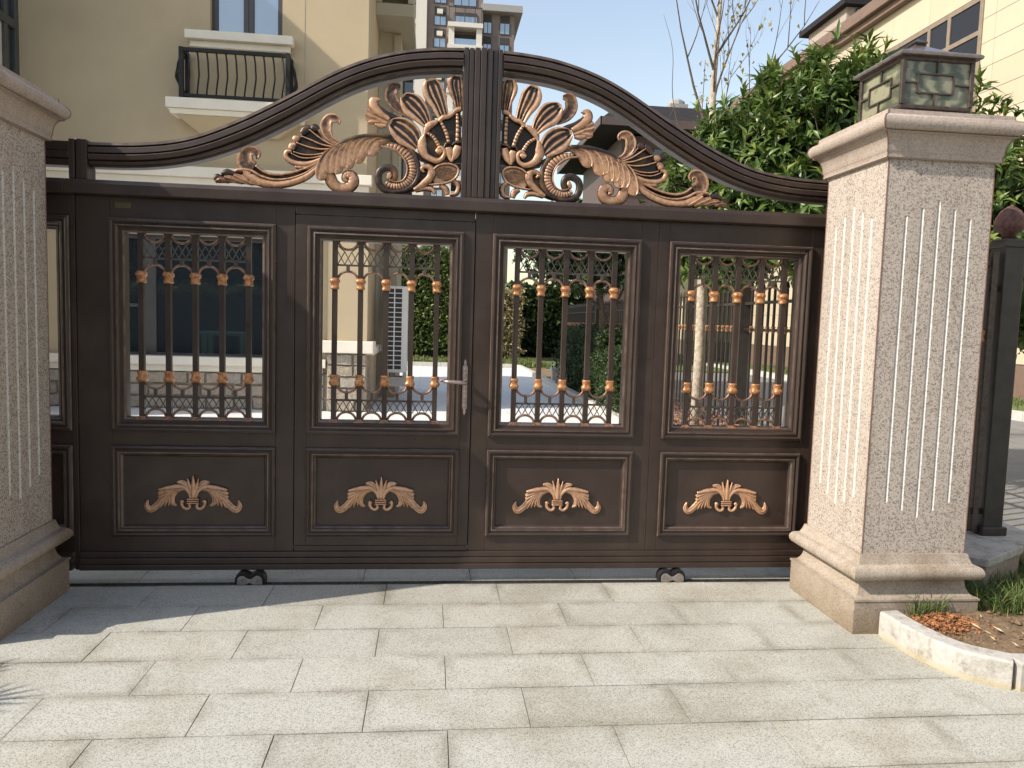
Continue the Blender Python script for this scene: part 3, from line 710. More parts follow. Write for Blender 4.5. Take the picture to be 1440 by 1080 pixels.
('shell_comma',[(-0.3067,2.4442),(-0.3164,2.4043),(-0.3135,2.363),(-0.2875,2.329),(-0.2405,2.3106),(-0.207,2.327),(-0.1972,2.3608),(-0.2146,2.3807),(-0.2335,2.3735)],[0.0141,0.0492,0.0516,0.0398,0.0305,0.0258,0.0244,0.0234,0.0169],4,'dome',0.9),
('shell_bead',[(-0.2415,2.3543),(-0.2268,2.3613),(-0.214,2.3537)],[0.0234,0.0445,0.0281],4,'dome',0.9),
('shell_heart',[(-0.1765,2.3828),(-0.1694,2.354),(-0.162,2.3084)],[0.0422,0.0516,0.0094],4,'dome',0.85),
('shell_heart',[(-0.1236,2.394),(-0.1355,2.3558),(-0.1599,2.3085)],[0.0422,0.0516,0.0094],4,'dome',0.85),
('shell_heart',[(-0.1998,2.3815),(-0.1876,2.4051),(-0.1665,2.4083)],[0.0141,0.0169,0.0141],3,'dome',0.3),
('shell_heart',[(-0.1577,2.3963),(-0.1369,2.4141),(-0.1093,2.4156)],[0.0141,0.0169,0.0141],3,'dome',0.4),
('small_curl',[(-0.3557,2.1523),(-0.3098,2.1818),(-0.2725,2.2192),(-0.2626,2.2531),(-0.2779,2.2753),(-0.3033,2.2782),(-0.3165,2.2629),(-0.3027,2.2477)],[0.0211,0.0398,0.045,0.0478,0.037,0.0263,0.0244,0.0136],3,'dome',0.75),
('oval_rim',[(-0.2523,2.2662),(-0.2231,2.2894),(-0.1724,2.2987),(-0.1295,2.285),(-0.1203,2.2561),(-0.1407,2.2215),(-0.1828,2.1985),(-0.2336,2.1876),(-0.2759,2.1834)],[0.0113,0.0131,0.0131,0.0141,0.0141,0.0131,0.0131,0.0122,0.0084],3,'dome',0.85),
('tail_flourish',[(-0.3472,2.1486),(-0.2967,2.1636),(-0.2585,2.1591),(-0.2431,2.1368)],[0.0188,0.0281,0.0281,0.0141],2,'dome',0.8),
('tail_flourish',[(-0.2122,2.1823),(-0.1863,2.1647),(-0.1771,2.1357)],[0.0281,0.0375,0.0281],2,'dome',0.75),
('tail_flourish',[(-0.1449,2.215),(-0.1185,2.1848),(-0.1283,2.1464),(-0.1643,2.1363)],[0.0234,0.0281,0.0281,0.0141],2,'dome',0.8),
]
PLATES=[
('dark',[(-0.3555,2.3607),(-0.325,2.3083),(-0.2485,2.2872),(-0.1045,2.3114),(-0.1068,2.4032),(-0.1156,2.5856),(-0.1534,2.5709),(-0.2118,2.5386),(-0.2368,2.5247),(-0.2825,2.4932),(-0.3027,2.4548),(-0.3147,2.421),(-0.3134,2.3588),(-0.3343,2.3494)],0),
('dark',[(-0.3372,2.2827),(-0.2486,2.2914),(-0.2463,2.187),(-0.3052,2.1673),(-0.3723,2.1411),(-0.4059,2.1332),(-0.4313,2.1383),(-0.3561,2.1732),(-0.3277,2.2331)],0),
('copper',[(-0.2481,2.2664),(-0.2231,2.2885),(-0.1724,2.2974),(-0.1295,2.285),(-0.1203,2.2561),(-0.1407,2.2215),(-0.1828,2.1985),(-0.2336,2.1897),(-0.2639,2.2154)],2),
('dark',[(-0.7469,2.3686),(-0.8292,2.3846),(-0.8583,2.4279),(-0.8707,2.4476),(-0.9034,2.4499),(-0.9399,2.4274),(-0.9579,2.3938),(-0.9843,2.3802),(-0.976,2.3602),(-1.0003,2.3426),(-1.0022,2.3262),(-1.0285,2.3085),(-1.0243,2.2842),(-1.0038,2.2648),(-0.9671,2.2565),(-0.91,2.2594),(-0.861,2.2763),(-0.8121,2.3158)],1),
('dark',[(-0.8528,2.2767),(-0.9506,2.2265),(-1.0523,2.2009),(-1.1375,2.2109),(-1.186,2.235),(-1.2343,2.2121),(-1.2825,2.2097),(-1.3346,2.1989),(-1.3707,2.1768),(-1.3867,2.1557),(-1.3747,2.142),(-1.3066,2.1474),(-1.21,2.1419),(-1.1332,2.1354),(-1.052,2.1394),(-0.9909,2.1506),(-0.9135,2.1914),(-0.8524,2.2398)],0),
('dark',[(-0.8527,2.2685),(-0.8203,2.3195),(-0.7388,2.3813),(-0.6649,2.41),(-0.5615,2.428),(-0.4824,2.4242),(-0.4988,2.4068),(-0.5817,2.3858),(-0.6309,2.346),(-0.705,2.3174),(-0.7623,2.2814),(-0.8113,2.2377),(-0.8439,2.2114)],1),
]
PAL_HALF=[([(-0.002,0.0043),(-0.0142,0.0476),(-0.0291,0.108)],[0.0188,0.0258,0.0047],2),([(-0.0061,0.0043),(-0.0244,0.0475),(-0.053,0.0767),(-0.0836,0.086)],[0.0141,0.0258,0.0375,0.0094],1),([(-0.0144,-0.0001),(-0.0245,0.0345),(-0.0612,0.0602),(-0.1184,0.0555),(-0.1776,0.0443)],[0.0141,0.0234,0.0258,0.0281,0.0141],2),([(-0.049,0.0474),(-0.0859,0.0385),(-0.1085,0.0037),(-0.1067,-0.0309),(-0.0863,-0.0438)],[0.0141,0.0258,0.0258,0.0234,0.0094],1),([(-0.0695,0.0494),(-0.1105,0.0167),(-0.1293,-0.0461)],[0.0141,0.0234,0.0047],1),([(-0.0797,0.0493),(-0.1269,0.008),(-0.1497,-0.0506)],[0.0141,0.0234,0.0047],1),([(-0.0899,0.0492),(-0.1391,0.0036),(-0.1714,-0.055)],[0.0141,0.0258,0.0047],1),([(-0.0981,0.0492),(-0.1514,-0.0008),(-0.1925,-0.0464),(-0.2231,-0.066),(-0.2412,-0.0444),(-0.2349,-0.012)],[0.0141,0.0328,0.0352,0.0352,0.0281,0.0047],1),([(-0.0981,0.047),(-0.139,0.0338),(-0.1798,0.0185)],[0.0141,0.0305,0.0234],1),([(-0.1104,0.0383),(-0.1431,0.0187),(-0.1799,-0.001)],[0.0141,0.0305,0.0188],1),([(-0.0207,-0.0327),(-0.0187,-0.0522),(-0.0372,-0.0601),(-0.0568,-0.0437),(-0.0596,-0.0177),(-0.0473,-0.0228)],[0.0159,0.0188,0.0197,0.0197,0.0188,0.0066],2)]
PAL_MID=[([(0.0,0.0),(0.0011,0.0607),(0.0013,0.1234)],[0.0216,0.0291,0.0047],3),([(-0.0308,-0.0067),(-0.0,-0.0065),(0.0296,-0.0064)],[0.0094,0.0094,0.0094],3),([(-0.0309,-0.0184),(-0.0001,-0.0182),(0.0295,-0.0181)],[0.0094,0.0094,0.0094],3),([(-0.0309,-0.0292),(-0.0001,-0.0291),(0.0295,-0.0289)],[0.0094,0.0094,0.0094],3)]
OVAL=(-0.1839,2.2445)
def ornament(sx, xc):
    """acanthus scroll filling one half of the arch; sx = 1 left half as drawn, -1 mirrored"""
    T = lambda pts: [(xc+sx*x, z) for x, z in pts]
    back = MB()
    for c, pts, l in PLATES:
        back.prism(T(pts), .030-l*.003, .044-l*.0015, .95 if c == 'copper' else .02)
    root = back.build('scroll_ornament', M['copper'], gate, patina=True)
    nl = 0
    for nm, pts, ws, l, pr, we in BANDS:
        mb = MB()
        if nm == 'leaf_lobe': l += .28*nl; nl += 1
        band(mb, T(pts), ws, .030-l*.0042, {'dome': .012, 'ribbed': .014, 'beaded': .010, 'leaf': .013, 'lobe': .013, 'plume0': .010, 'plume2': .010}[pr], pr, we, flip=sx)
        o = mb.build(nm, M['copper'], root, patina=True, smooth=True)
        if pr in ('plume2', 'plume0', 'leaf', 'lobe'): smooth_by_angle(o, 50)
    # pine-cone studs in the oval
    mb = MB()
    for i in range(-7, 8):
        for j in range(-5, 6):
            u = (i+.5*(j % 2))*.0092; v_ = j*.0080
            if (u/.056)**2+(v_/.036)**2 > 1: continue
            x = xc+sx*(OVAL[0]+u+.15*v_); z = OVAL[1]+v_-.12*u
            mb.add([(x-.0048, .023, z), (x, .023, z-.0044), (x+.0048, .023, z), (x, .023, z+.0044), (x, .0145, z)], [(0, 1, 4), (1, 2, 4), (2, 3, 4), (3, 0, 4)], [.35]*4+[1.1])
    mb.build('cone_studs', M['copper'], root, patina=True)
    # eyes of the plumes
    return root
ornament(1, XC); ornament(-1, XC)

# ---- arch: ridged S-curved beam, two halves meeting the fluted centre post
AO = [(-2.006, 2.312), (-1.742, 2.324), (-1.508, 2.366), (-1.272, 2.465), (-1.033, 2.594), (-.785, 2.738), (-.606, 2.818), (-.414, 2.872), (-.244, 2.896), (-.106, 2.904)]
AI = [(-2.000, 2.190), (-1.740, 2.200), (-1.507, 2.239), (-1.272, 2.321), (-1.032, 2.446), (-.781, 2.598), (-.604, 2.684), (-.412, 2.740), (-.241, 2.764), (-.109, 2.772)]
AP = [(0, .085), (0, .004), (.03, -.004), (.13, -.006), (.15, .001), (.17, .010), (.19, .010), (.205, -.004), (.245, -.012), (.44, -.014), (.455, -.004), (.47, .006), (.49, .006), (.505, -.010), (.54, -.014),
      (.72, -.010), (.735, .002), (.76, .010), (.785, .010), (.80, .000), (.84, -.004), (.885, .000), (.90, .012), (.93, .016), (.975, .016), (1.0, .022), (1.0, .085)]
def arch(sx):
    o = spline(AO, 64); i_ = spline(AI, 64); mb = MB(); vs = []; Q = len(AP)
    for (ax, az), (bx, bz) in zip(o, i_):
        for t, y in AP: vs.append((XC+sx*(ax+(bx-ax)*t), y, az+(bz-az)*t))
    fs = []
    for k in range(63):
        for j in range(Q):
            q = (j+1) % Q; fs.append((k*Q+j, k*Q+q, (k+1)*Q+q, (k+1)*Q+j))
    fs += [tuple(range(Q)), tuple(63*Q+j for j in range(Q))]
    mb.add(vs, fs)
    for q in (2, 7, 13, 19, 21):
        for k in range(63): mb.mi[k*Q+q] = 1
    ob = mb.build('arch_beam', [B, M['bronze_edge']], gate); smooth_by_angle(ob, 24)
arch(1); arch(-1)
# straight beam of the tail and the short end posts
for x0, x1 in ((TAIL[0]-.1, -1.603),):
    MB().box(x0, x1, .0, .085, 2.262, 2.312).box(x0, x1, -.008, .085, 2.226, 2.2605).box(x0, x1, .004, .085, 2.19, 2.2245).build('arch_beam', B, gate, bevel=.004)
for xa in (-1.602, 2.502):
    for k in range(3):
        w = .0305
        MB().box(xa+k*w, xa+k*w+w-.002, -.014 if k != 1 else -.004, .09, 2.123, 2.322 if k != 1 else 2.326).build('end_post', B, gate, bevel=.004)
MB().box(XC-.1025, XC+.1025, .012, .088, 2.123, 2.900).build('centre_post', B, gate)
# fluted centre post: seven upright ribs of alternating depth
cpx = -.1045; ws = [.030, .028, .032, .034, .032, .028, .0245]; ys = [-.006, -.004, -.014, -.019, -.014, -.004, -.006]
x = XC + cpx
for w, y in zip(ws, ys):
    MB().box(x, x+w-.0032, y, .09, 2.1225, 2.905+.004*(y < -.02)).build('centre_post', B, gate, bevel=.003)
    x += w
# ---- palmettes on the kick panels
def palmette():
    mb = MB()
    for sx in (1, -1):
        for pts, ws, l in PAL_HALF: band(mb, [(sx*a, c) for a, c in pts], ws, .030-l*.003, .011, 'leaf' if l == 1 else 'dome', .98)
    for pts, ws, l in PAL_MID: band(mb, pts, ws, .030-l*.003, .011, 'dome', 1.0, n=8)
    me = mb.mesh('palmette', patina=True); me.materials.append(M['copper'])
    for p in me.polygons: p.use_smooth = True
    return me
PAL = palmette()
for k, (a, b) in enumerate(PX):
    o = link('palmette', PAL, None, door if k == 1 else gate); o.location = ((a+b)/2 - .009, 0, .466)

# ---- grilles
PITCH = .137
def grille_meshes():
    G = {}
    G['bar'] = MB().box(-.0135, .0135, .030, .057, .886, 1.889).mesh('bar')
    G['bar_foot'] = MB().lathe([(.026, 0), (.027, .006), (.019, .014), (.017, .018)], (0, .0435, .886), sq=True).mesh('bar_foot')
    G['bar_head'] = MB().lathe([(.017, -.018), (.019, -.014), (.027, -.006), (.026, 0)], (0, .0435, 1.8895), sq=True).mesh('bar_head')
    pr = [(.0200, -.030), (.0232, -.027), (.0225, -.020), (.0205, -.015), (.0205, -.002), (.0222, .003), (.0262, .007), (.0275, .013), (.0262, .020), (.0215, .027), (.0165, .031)]
    def collar(prof, z):
        mb = MB(); n = 12; o = []
        for r, zz in prof:
            for i in range(n):
                a = 2*math.pi*(i+.5)/n; k = 1/max(abs(math.cos(a)), abs(math.sin(a)))
                k = 1+(k-1)*.55
                o.append((r*k*math.cos(a), .0435+r*k*math.sin(a), z+zz))
        fs = []
        for q in range(len(prof)-1):
            for i in range(n):
                j = (i+1) % n; fs.append((q*n+i, q*n+j, (q+1)*n+j, (q+1)*n+i))
        fs += [tuple(range(n)), tuple((len(prof)-1)*n+i for i in range(n))]
        mb.add(o, fs); me = mb.mesh('collar')
        for p in me.polygons: p.use_smooth = True
        return me
    G['collar_top'] = collar(pr, 1.640); G['collar_low'] = collar([(r, -z) for r, z in reversed(pr)], 1.118)
    def hoop(zc, r, up, e=0):
        pts = []
        for k in range(13):
            a = math.pi*k/12; pts.append((-r*math.cos(a), .0435, zc+(1 if up else -1)*r*math.sin(a)*(.95)))
        me = MB().tube(pts, .0068, 6).mesh('hoop')
        for p in me.polygons: p.use_smooth = True
        return me
    G['hoop_hang'] = hoop(1.872, .052, False); G['hoop_arch'] = hoop(1.655, .055, True)
    G['hoop_cup'] = hoop(1.102, .055, False); G['hoop_foot'] = hoop(.893, .052, True)
    G['stub_low'] = MB().box(-.0085, .0085, .034, .053, 1.006, 1.05).mesh('stub'); G['stub_top'] = MB().box(-.0085, .0085, .034, .053, 1.708, 1.742).mesh('stub')
    return G
G = grille_meshes()
for k, mm in dict(bar='bronze', bar_foot='copper_arc', bar_head='copper_arc', collar_top='copper_collar', collar_low='copper_collar', hoop_hang='copper_arc', hoop_arch='copper_arc', hoop_cup='copper_arc', hoop_foot='copper_arc', stub_low='lattice', stub_top='lattice').items():
    G[k].materials.append(M[mm])
def lattice_mesh(low):
    """crossed rods of one bay between two bars, with the spandrel rods beside the hoop"""
    mb = MB(); w = .0046; x0, x1 = -PITCH/2+.0135, PITCH/2-.0135
    za, zb = (.940, 1.004) if low else (1.744, 1.812)
    n = 3; p = (x1-x0)/n; y = .0435
    for j in range(n):
        xa = x0+j*p
        mb.bar((xa, y+.001, za), (xa+p, y+.001, zb), w, .005); mb.bar((xa, y, zb), (xa+p, y, za), w, .005)
    if low: mb.bar((x0+p, y+.002, za), (x0, y+.002, za-.034), w, .005).bar((x1-p, y+.002, za), (x1, y+.002, za-.034), w, .005)
    else: mb.bar((x0+p, y+.002, zb), (x0, y+.002, zb+.03), w, .005).bar((x1-p, y+.002, zb), (x1, y+.002, zb+.03), w, .005)
    me = mb.mesh('lattice'); me.materials.append(M['lattice']); return me
LATS = [lattice_mesh(True), lattice_mesh(False)]
RAILS = []
for zz in (1.008, 1.740):
    me = MB().box(-2*PITCH+.0135, 2*PITCH-.0135, .037, .050, zz-.005, zz+.005).mesh('grille_rail'); me.materials.append(M['lattice']); RAILS.append(me)
def grille(a, b, par):
    c = (a+b)/2
    if par is gate:
        host = bpy.data.objects.new('grille', None); COL.objects.link(host); host.empty_display_size = .1
        host.location = (c, 0, 0); attach(host, par); ox = 0
    else: host = par; ox = c
    def put(nm, me, x):
        o = bpy.data.objects.new(nm, me); COL.objects.link(o); o.parent = host; o.location = (ox+x, 0, 0)
    for me in RAILS: put('grille_rail', me, 0)
    for i in range(5):
        x = (-2+i)*PITCH
        put('bar', G['bar'], x); put('bar_foot', G['bar_foot'], x); put('bar_head', G['bar_head'], x)
        put('collar', G['collar_top'], x); put('collar', G['collar_low'], x)
    for i in range(4):
        x = (-1.5+i)*PITCH
        for q in ('hoop_hang', 'hoop_arch', 'hoop_cup', 'hoop_foot'): put('hoop', G[q], x)
        for q in ('stub_low', 'stub_top'): put('stub', G[q], x)
        for me in LATS: put('lattice', me, x)
for k, (a, b) in enumerate(PX): grille(a, b, door if k == 1 else gate)
# ---- lever handle on its long plate
hx, hz = .438, 1.095
hp = [(-.0135, -.118), (.0135, -.118), (.0135, .118), (-.0135, .118)]
hm = MB().box(hx-.0135, hx+.0135, .004, .014, hz-.118, hz+.118)
for s_ in (-1, 1):
    hm.prism([(hx-.011, hz+s_*.1185), (hx+.011, hz+s_*.1185), (hx+.005, hz+s_*.128), (hx+.009, hz+s_*.136), (hx, hz+s_*.156), (hx-.009, hz+s_*.136), (hx-.005, hz+s_*.128)][::s_], .005, .013)
for q in range(9):
    z = hz-.10+.025*q
    if abs(z-hz-.03) < .03: continue
    hm.prism([(hx-.007, z), (hx, z-.009), (hx+.007, z), (hx, z+.009)], .001, .006)
hm.build('handle_plate', M['antique'], door, bevel=.0012)
lv = MB().tube([(hx, .008, hz+.03), (hx, -.052, hz+.03)], [.0135, .011], 10).tube([(hx+.006, -.050, hz+.03), (hx-.03, -.052, hz+.031), (hx-.085, -.050, hz+.033), (hx-.118, -.044, hz+.034)], [.011, .0115, .0105, .009], 10)
lv.tube([(hx-.02, .078, hz+.03), (hx-.05, .13, hz+.03), (hx-.135, .13, hz+.024)], .009, 8)
lv.build('lever_handle', M['antique'], door, smooth=True)
# ---- little brass plate
npl = MB().box(-1.390, -1.312, .0135, .0185, 1.988, 2.018).build('name_plate', simple('dull brass plate', (.15, .12, .06), .4, .7), gate, bevel=.001)
mb = MB()
for r_ in range(3):
    for q in range(7-r_):
        x = -1.384+q*.0098; mb.box(x, x+.0064, .0125, .0137, 2.0095-r_*.008, 2.0125-r_*.008)
mb.build('plate_lettering', simple('worn engraving', (.05, .042, .025), .7), npl)
# ---- roller housings under the sill: double-arched dark housing with a steel link plate
for x in (-.70, 1.655):
    poly = [(-.080, .003)] + [(-.040-.040*math.cos(math.pi*k/10), .024+.046*math.sin(math.pi*k/10)) for k in range(0, 8)]
    poly += [(0, .052)] + [(-a, c) for a, c in reversed(poly[1:])] + [(.080, .003)]
    r_ = MB().prism([(x+a, c) for a, c in poly], -.030, .030).build('roller_housing', M['black_iron'], gate, bevel=.003)
    pl = [(-.066, .004)] + [(-.040-.026*math.cos(math.pi*k/8), .024+.028*math.sin(math.pi*k/8)) for k in range(0, 7)] + [(-.008, .034)]
    pl += [(-a, c) for a, c in reversed(pl)] + [(.022, .003), (0, .014), (-.022, .003)]
    MB().prism([(x+a, c) for a, c in pl], -.042, -.0305).build('link_plate', M['steel'], r_, bevel=.002)
    for s_ in (-1, 1):
        MB().tube([(x+s_*.040, -.049, .026), (x+s_*.040, -.0425, .026)], .007, 8).build('bolt', M['antique'], r_)

# ============================================================ THE HOUSE BEHIND
FY = 7.85
villa = thing('villa', 'cream stuccoed house behind the gate with white sills, small balcony and stone base', 'house', (-3.5, 9, 0))
def wall_with_holes(name, mat, par, x0, x1, z0, z1, holes, y0, y1):
    xs = sorted({x0, x1} | {h[i] for h in holes for i in (0, 1)}); zs = sorted({z0, z1} | {h[i] for h in holes for i in (2, 3)})
    mb = MB()
    for a, b in zip(xs[:-1], xs[1:]):
        run = None
        for c, d_ in zip(zs[:-1], zs[1:]):
            hole = any(h[0] <= a and b <= h[1] and h[2] <= c and d_ <= h[3] for h in holes)
            if not hole: run = (run[0], d_) if run else (c, d_)
            if hole and run: mb.box(a, b, y0, y1, *run); run = None
        if run: mb.box(a, b, y0, y1, *run)
    return mb.build(name, mat, par)
SH, SW = M['house_white'], M['stucco']
wall_with_holes('front_wall', SW, villa, -9.5, -.79, .58, 9.6, [(-5.1, -2.25, .80, 2.62), (-3.10, -2.06, 5.58, 7.3)], FY, FY+.25)
MB().box(-1.03, -.79, FY+.2505, 10.2, 0, 9.6).build('side_wall', SW, villa)
MB().box(-9.5, -1.04, 11.8, 12, 0, 9.6).build('back_wall', M['interior'], villa)
MB().box(-9.5, -1.04, FY+.26, 12, 2.9, 3.1).box(-9.5, -1.04, FY+.26, 12, -.05, .0).box(-9.5, -1.04, FY+.26, 12, 9.5, 9.6).build('floor_slab', M['interior'], villa)
MB().box(-9.7, -9.51, FY, 12, 0, 9.6).build('wall', SW, villa)
MB().box(-9.9, -.55, FY-.25, 12.3, 9.6, 9.85).build('eaves', M['fascia'], villa)
# vertical control joint
MB().box(-1.735, -1.725, FY-.003, FY+.001, 3.72, 9.5).build('wall_joint', M['mortar'], villa)
# sills and string course
def step_band(name, x0, x1, z0, z1, p0, p1, mat=SH, y=FY):
    h = z1-z0
    return MB().box(x0, x1, y-p1, y-.002, z0+h*.42, z1).box(x0+.05, x1-.05, y-p0, y-.003, z0, z0+h*.42-.001).build(name, mat, villa, bevel=.008)
step_band('string_course', -9.5, -.70, 3.36, 3.62, .07, .14)
step_band('window_sill', -3.42, -1.88, 5.36, 5.575, .09, .17)
step_band('window_sill', -9.4, -1.36, .575, .80, .09, .16)
# upper window: dark frame, centre mullion, two panes
def window(x0, x1, z0, z1, mulls, trans, y, fw, glassm, fmat, par):
    f = MB().box(x0, x0+fw, y, y+.07, z0, z1).box(x1-fw, x1, y, y+.07, z0, z1).box(x0+fw, x1-fw, y, y+.07, z0, z0+fw*.6).box(x0+fw, x1-fw, y, y+.07, z1-fw, z1)
    for mx, w in mulls: f.box(mx-w/2, mx+w/2, y-.004, y+.075, z0+fw*.6, z1-fw)
    for a, b, z, w in trans: f.box(a, b, y-.002, y+.072, z-w/2, z+w/2)
    fr = f.build('window_frame', fmat, par, bevel=.004)
    edges = [x0+fw*.5] + [mx for mx, w in mulls] + [x1-fw*.5]
    for a, b in zip(edges[:-1], edges[1:]):
        MB().box(a, b, y+.03, y+.036, z0+.01, z1-.01).build('pane', glassm, fr)
    return fr
window(-3.10, -2.06, 5.58, 7.3, [(-2.57, .15)], [], FY+.10, .085, M['glass_sky'], M['window_frame'], villa)
window(-5.1, -2.25, .80, 2.62, [(-4.02, .16)], [(-5.05, -4.1, 1.55, .05)], FY+.12, .06, M['glass'], M['window_frame'], villa)
# reveal lines of upper window: one seam down each dark bar
MB().box(-2.574, -2.566, FY+.0935, FY+.0955, 5.62, 7.2).build('mullion_seam', M['black_iron'], villa)
# little balcony: slab, bracket, bowed railing
bx0, bx1 = -3.62, -1.68
MB().box(bx0, bx1, 7.46, FY-.002, 4.40, 4.545).build('balcony_slab', SH, villa, bevel=.01)
MB().add([(bx0+.03, 7.50, 4.395), (bx1-.03, 7.50, 4.395), (bx1-.03, FY-.004, 4.395), (bx0+.03, FY-.004, 4.395),
          (bx0+.05, 7.53, 4.33), (bx1-.05, 7.53, 4.33), (bx1-.05, FY-.004, 4.33), (bx0+.05, FY-.004, 4.33)],
         [(0, 1, 2, 3), (7, 6, 5, 4), (0, 4, 5, 1), (1, 5, 6, 2), (2, 6, 7, 3), (3, 7, 4, 0)]).build('balcony_moulding', SH, villa)
MB().add([(bx0+.10, 7.56, 4.328), (bx1-.10, 7.56, 4.328), (bx1-.10, FY-.004, 4.328), (bx0+.10, FY-.004, 4.328),
          (bx0+.42, FY-.05, 4.10), (bx1-.42, FY-.05, 4.10), (bx1-.42, FY-.004, 4.10), (bx0+.42, FY-.004, 4.10)],
         [(0, 1, 2, 3), (7, 6, 5, 4), (0, 4, 5, 1), (1, 5, 6, 2), (2, 6, 7, 3), (3, 7, 4, 0)]).build('corbel', SW, villa)
I = M['black_iron']; ra, rb, ry = -3.42, -1.92, 7.55
rail = MB().bar((ra, ry, 5.24), (rb, ry, 5.24), .05, .05).bar((ra, ry, 4.60), (rb, ry, 4.60), .04, .04)
for x in (ra, rb): rail.bar((x, ry, 5.245), (x, FY, 5.245), .045, .045).bar((x, ry, 4.602), (x, FY, 4.602), .035, .035)
rl = rail.build('balcony_rail', I, villa)
def bow(x, y, dx, dy, nm='baluster'):
    pts = []
    for k in range(11):
        t = k/10; q = math.sin(math.pi*t)**1.3*(.13 if t < .55 else .10)*(1 if t < .5 else .8) - .02*math.sin(2*math.pi*t)
        pts.append((x+dx*q, y+dy*q, 4.61+t*.63))
    MB().tube(pts, .0125, 6).build(nm, I, rl, smooth=True)
for k in range(11): bow(ra+.02+(rb-ra-.04)*(k+.5)/11, ry, .42, -.6)
for x, s_ in ((ra, -1), (rb, 1)):
    MB().bar((x, ry, 4.56), (x, ry, 5.27), .06, .06).build('rail_post', I, rl); MB().bar((x, FY-.03, 4.56), (x, FY-.03, 5.27), .05, .05).build('rail_post', I, rl)
    for k in range(3): bow(x, ry+.08+.07*k, s_*.9, -.2)
# rubble stone base, each stone a piece, on a recessed mortar bed
bed = MB().box(-9.5, -.80, FY-.03, FY-.001, 0, .573).build('stone_base', M['mortar'], villa)
rs = random.Random(11)
def stone_mesh(l, h, d_, seed):
    r = random.Random(seed); j = lambda a: r.uniform(-a, a)
    o = []
    for q, (ix, y) in enumerate(((0, 0), (.012, -d_))):
        nx = 5
        ring = []
        for k in range(nx): ring.append((-l/2+ix+(l-2*ix)*k/(nx-1)+(j(.012) if 0 < k < nx-1 else j(.008)), y+(j(.012) if q else 0), -h/2+ix+j(.010)))
        for k in range(nx): ring.append((l/2-ix-(l-2*ix)*k/(nx-1)+(j(.012) if 0 < k < nx-1 else j(.008)), y+(j(.012) if q else 0), h/2-ix+j(.010)))
        o += ring
    n = 10
    fs = [(i, (i+1) % n, (i+1) % n+n, i+n) for i in range(n)] + [tuple(range(n, 2*n))]
    mb = MB().add(o, fs); me = mb.mesh('stone'); me.materials.append(M['stone']); return me
def stones(x0, x1, z0, z1, y, par, courses):
    z = z0
    for c in range(courses):
        h = (z1-z0)/courses
        x = x0 + (0 if c % 2 else -.1)
        while x < x1-.05:
            l = min(rs.uniform(.22, .52), x1-x)
            if x+l < x0+.06: x += l; continue
            xa = max(x, x0)
            o = link('stone', stone_mesh(x+l-xa-.016, h-.014, .05, rs.random()), None, par); o.location = ((xa+x+l)/2, y, z+h/2)
            x += l
        z += h
stones(-6.4, -1.38, .01, .565, FY-.028, bed, 3)
# corner pier with its own stone plinth and white cap
pier = MB().box(-1.34, -.74, FY-.10, FY-.001, 1.10, 3.33).build('corner_pier', SW, villa)
bed2 = MB().box(-1.34, -.74, FY-.12, FY-.0015, 0, .91).build('stone_base', M['mortar'], villa)
stones(-1.34, -.74, .01, .90, FY-.118, bed2, 5)
MB().box(-1.42, -.63, FY-.24, FY+.3, .912, 1.098).build('pier_cap', SH, villa, bevel=.012)
MB().box(-.788, -.70, FY+.31, 10.0, 0, .86).build('stone_base', M['stone'], villa)
MB().box(-.788, -.66, FY+.31, 10.0, .862, .98).build('base_cap', SH, villa, bevel=.01)
# recessed wing with a projecting upper bay
MB().box(-.789, -.40, 10.0, 12.0, 0, 9.5).build('rear_wall', M['stucco2'], villa)
MB().box(-.785, -.72, 9.93, 9.999, 0, 9.4).build('corner_board', M['stucco2'], villa)
MB().box(-.52, -.42, 9.95, 9.999, 2.6, 6.5).build('corner_board', M['stucco2'], villa)
bay = MB().box(-.789, -.16, 9.2, 12.2, 6.55, 6.75).box(-.789, -.70, 9.2, 9.99, 6.76, 9.3).box(-.26, -.16, 9.2, 9.99, 6.76, 9.3).box(-.699, -.261, 9.7, 9.99, 6.76, 9.3).box(-.699, -.261, 9.2, 9.69, 7.05, 7.2).build('upper_bay', M['stucco2'], villa, bevel=.006)
MB().tube([(-.15, 9.3, 6.9), (-.155, 9.25, 7.4), (-.19, 9.22, 7.8), (-.17, 9.2, 8.6)], .02, 6).build('cable', I, villa)
MB().tube([(-.60, 9.93, 1.35), (-.60, 9.93, 2.75)], .032, 8).build('downpipe', I, villa)
MB().box(-.399, -.20, 11.0, 11.9, 4.0, 8.0).build('rear_window', M['glass'], villa)
# the wing standing forward to the left, outside the frame: it shades the facade
wing = thing('house_wing', 'cream house wing whose grey framed window shows in the top left corner above the pillar', 'house', (-8, 6, 0))
WX = -5.73
wall_with_holes('wall', SW, wing, 6.25, FY-.02, 0, 8.75, [(6.45, FY-.03, 2.75, 7.4)], -9.4, WX)
o = wing.children[-1]; o.data.transform(Matrix(((0, 1, 0, 0), (1, 0, 0, 0), (0, 0, 1, 0), (0, 0, 0, 1)))); o.data.flip_normals()
wf = MB()
for a, b in ((6.45, 6.53), (6.98, 7.06), (7.45, 7.53), (7.72, FY-.03)): wf.box(WX-.10, WX-.02, a, b, 2.75, 7.4)
for a, b in ((2.75, 2.83), (3.93, 4.03), (5.42, 5.54), (7.3, 7.4)): wf.box(WX-.095, WX-.012, 6.53, FY-.11, a, b)
wfr = wf.build('window_frame', M['grey_frame'], wing, bevel=.006)
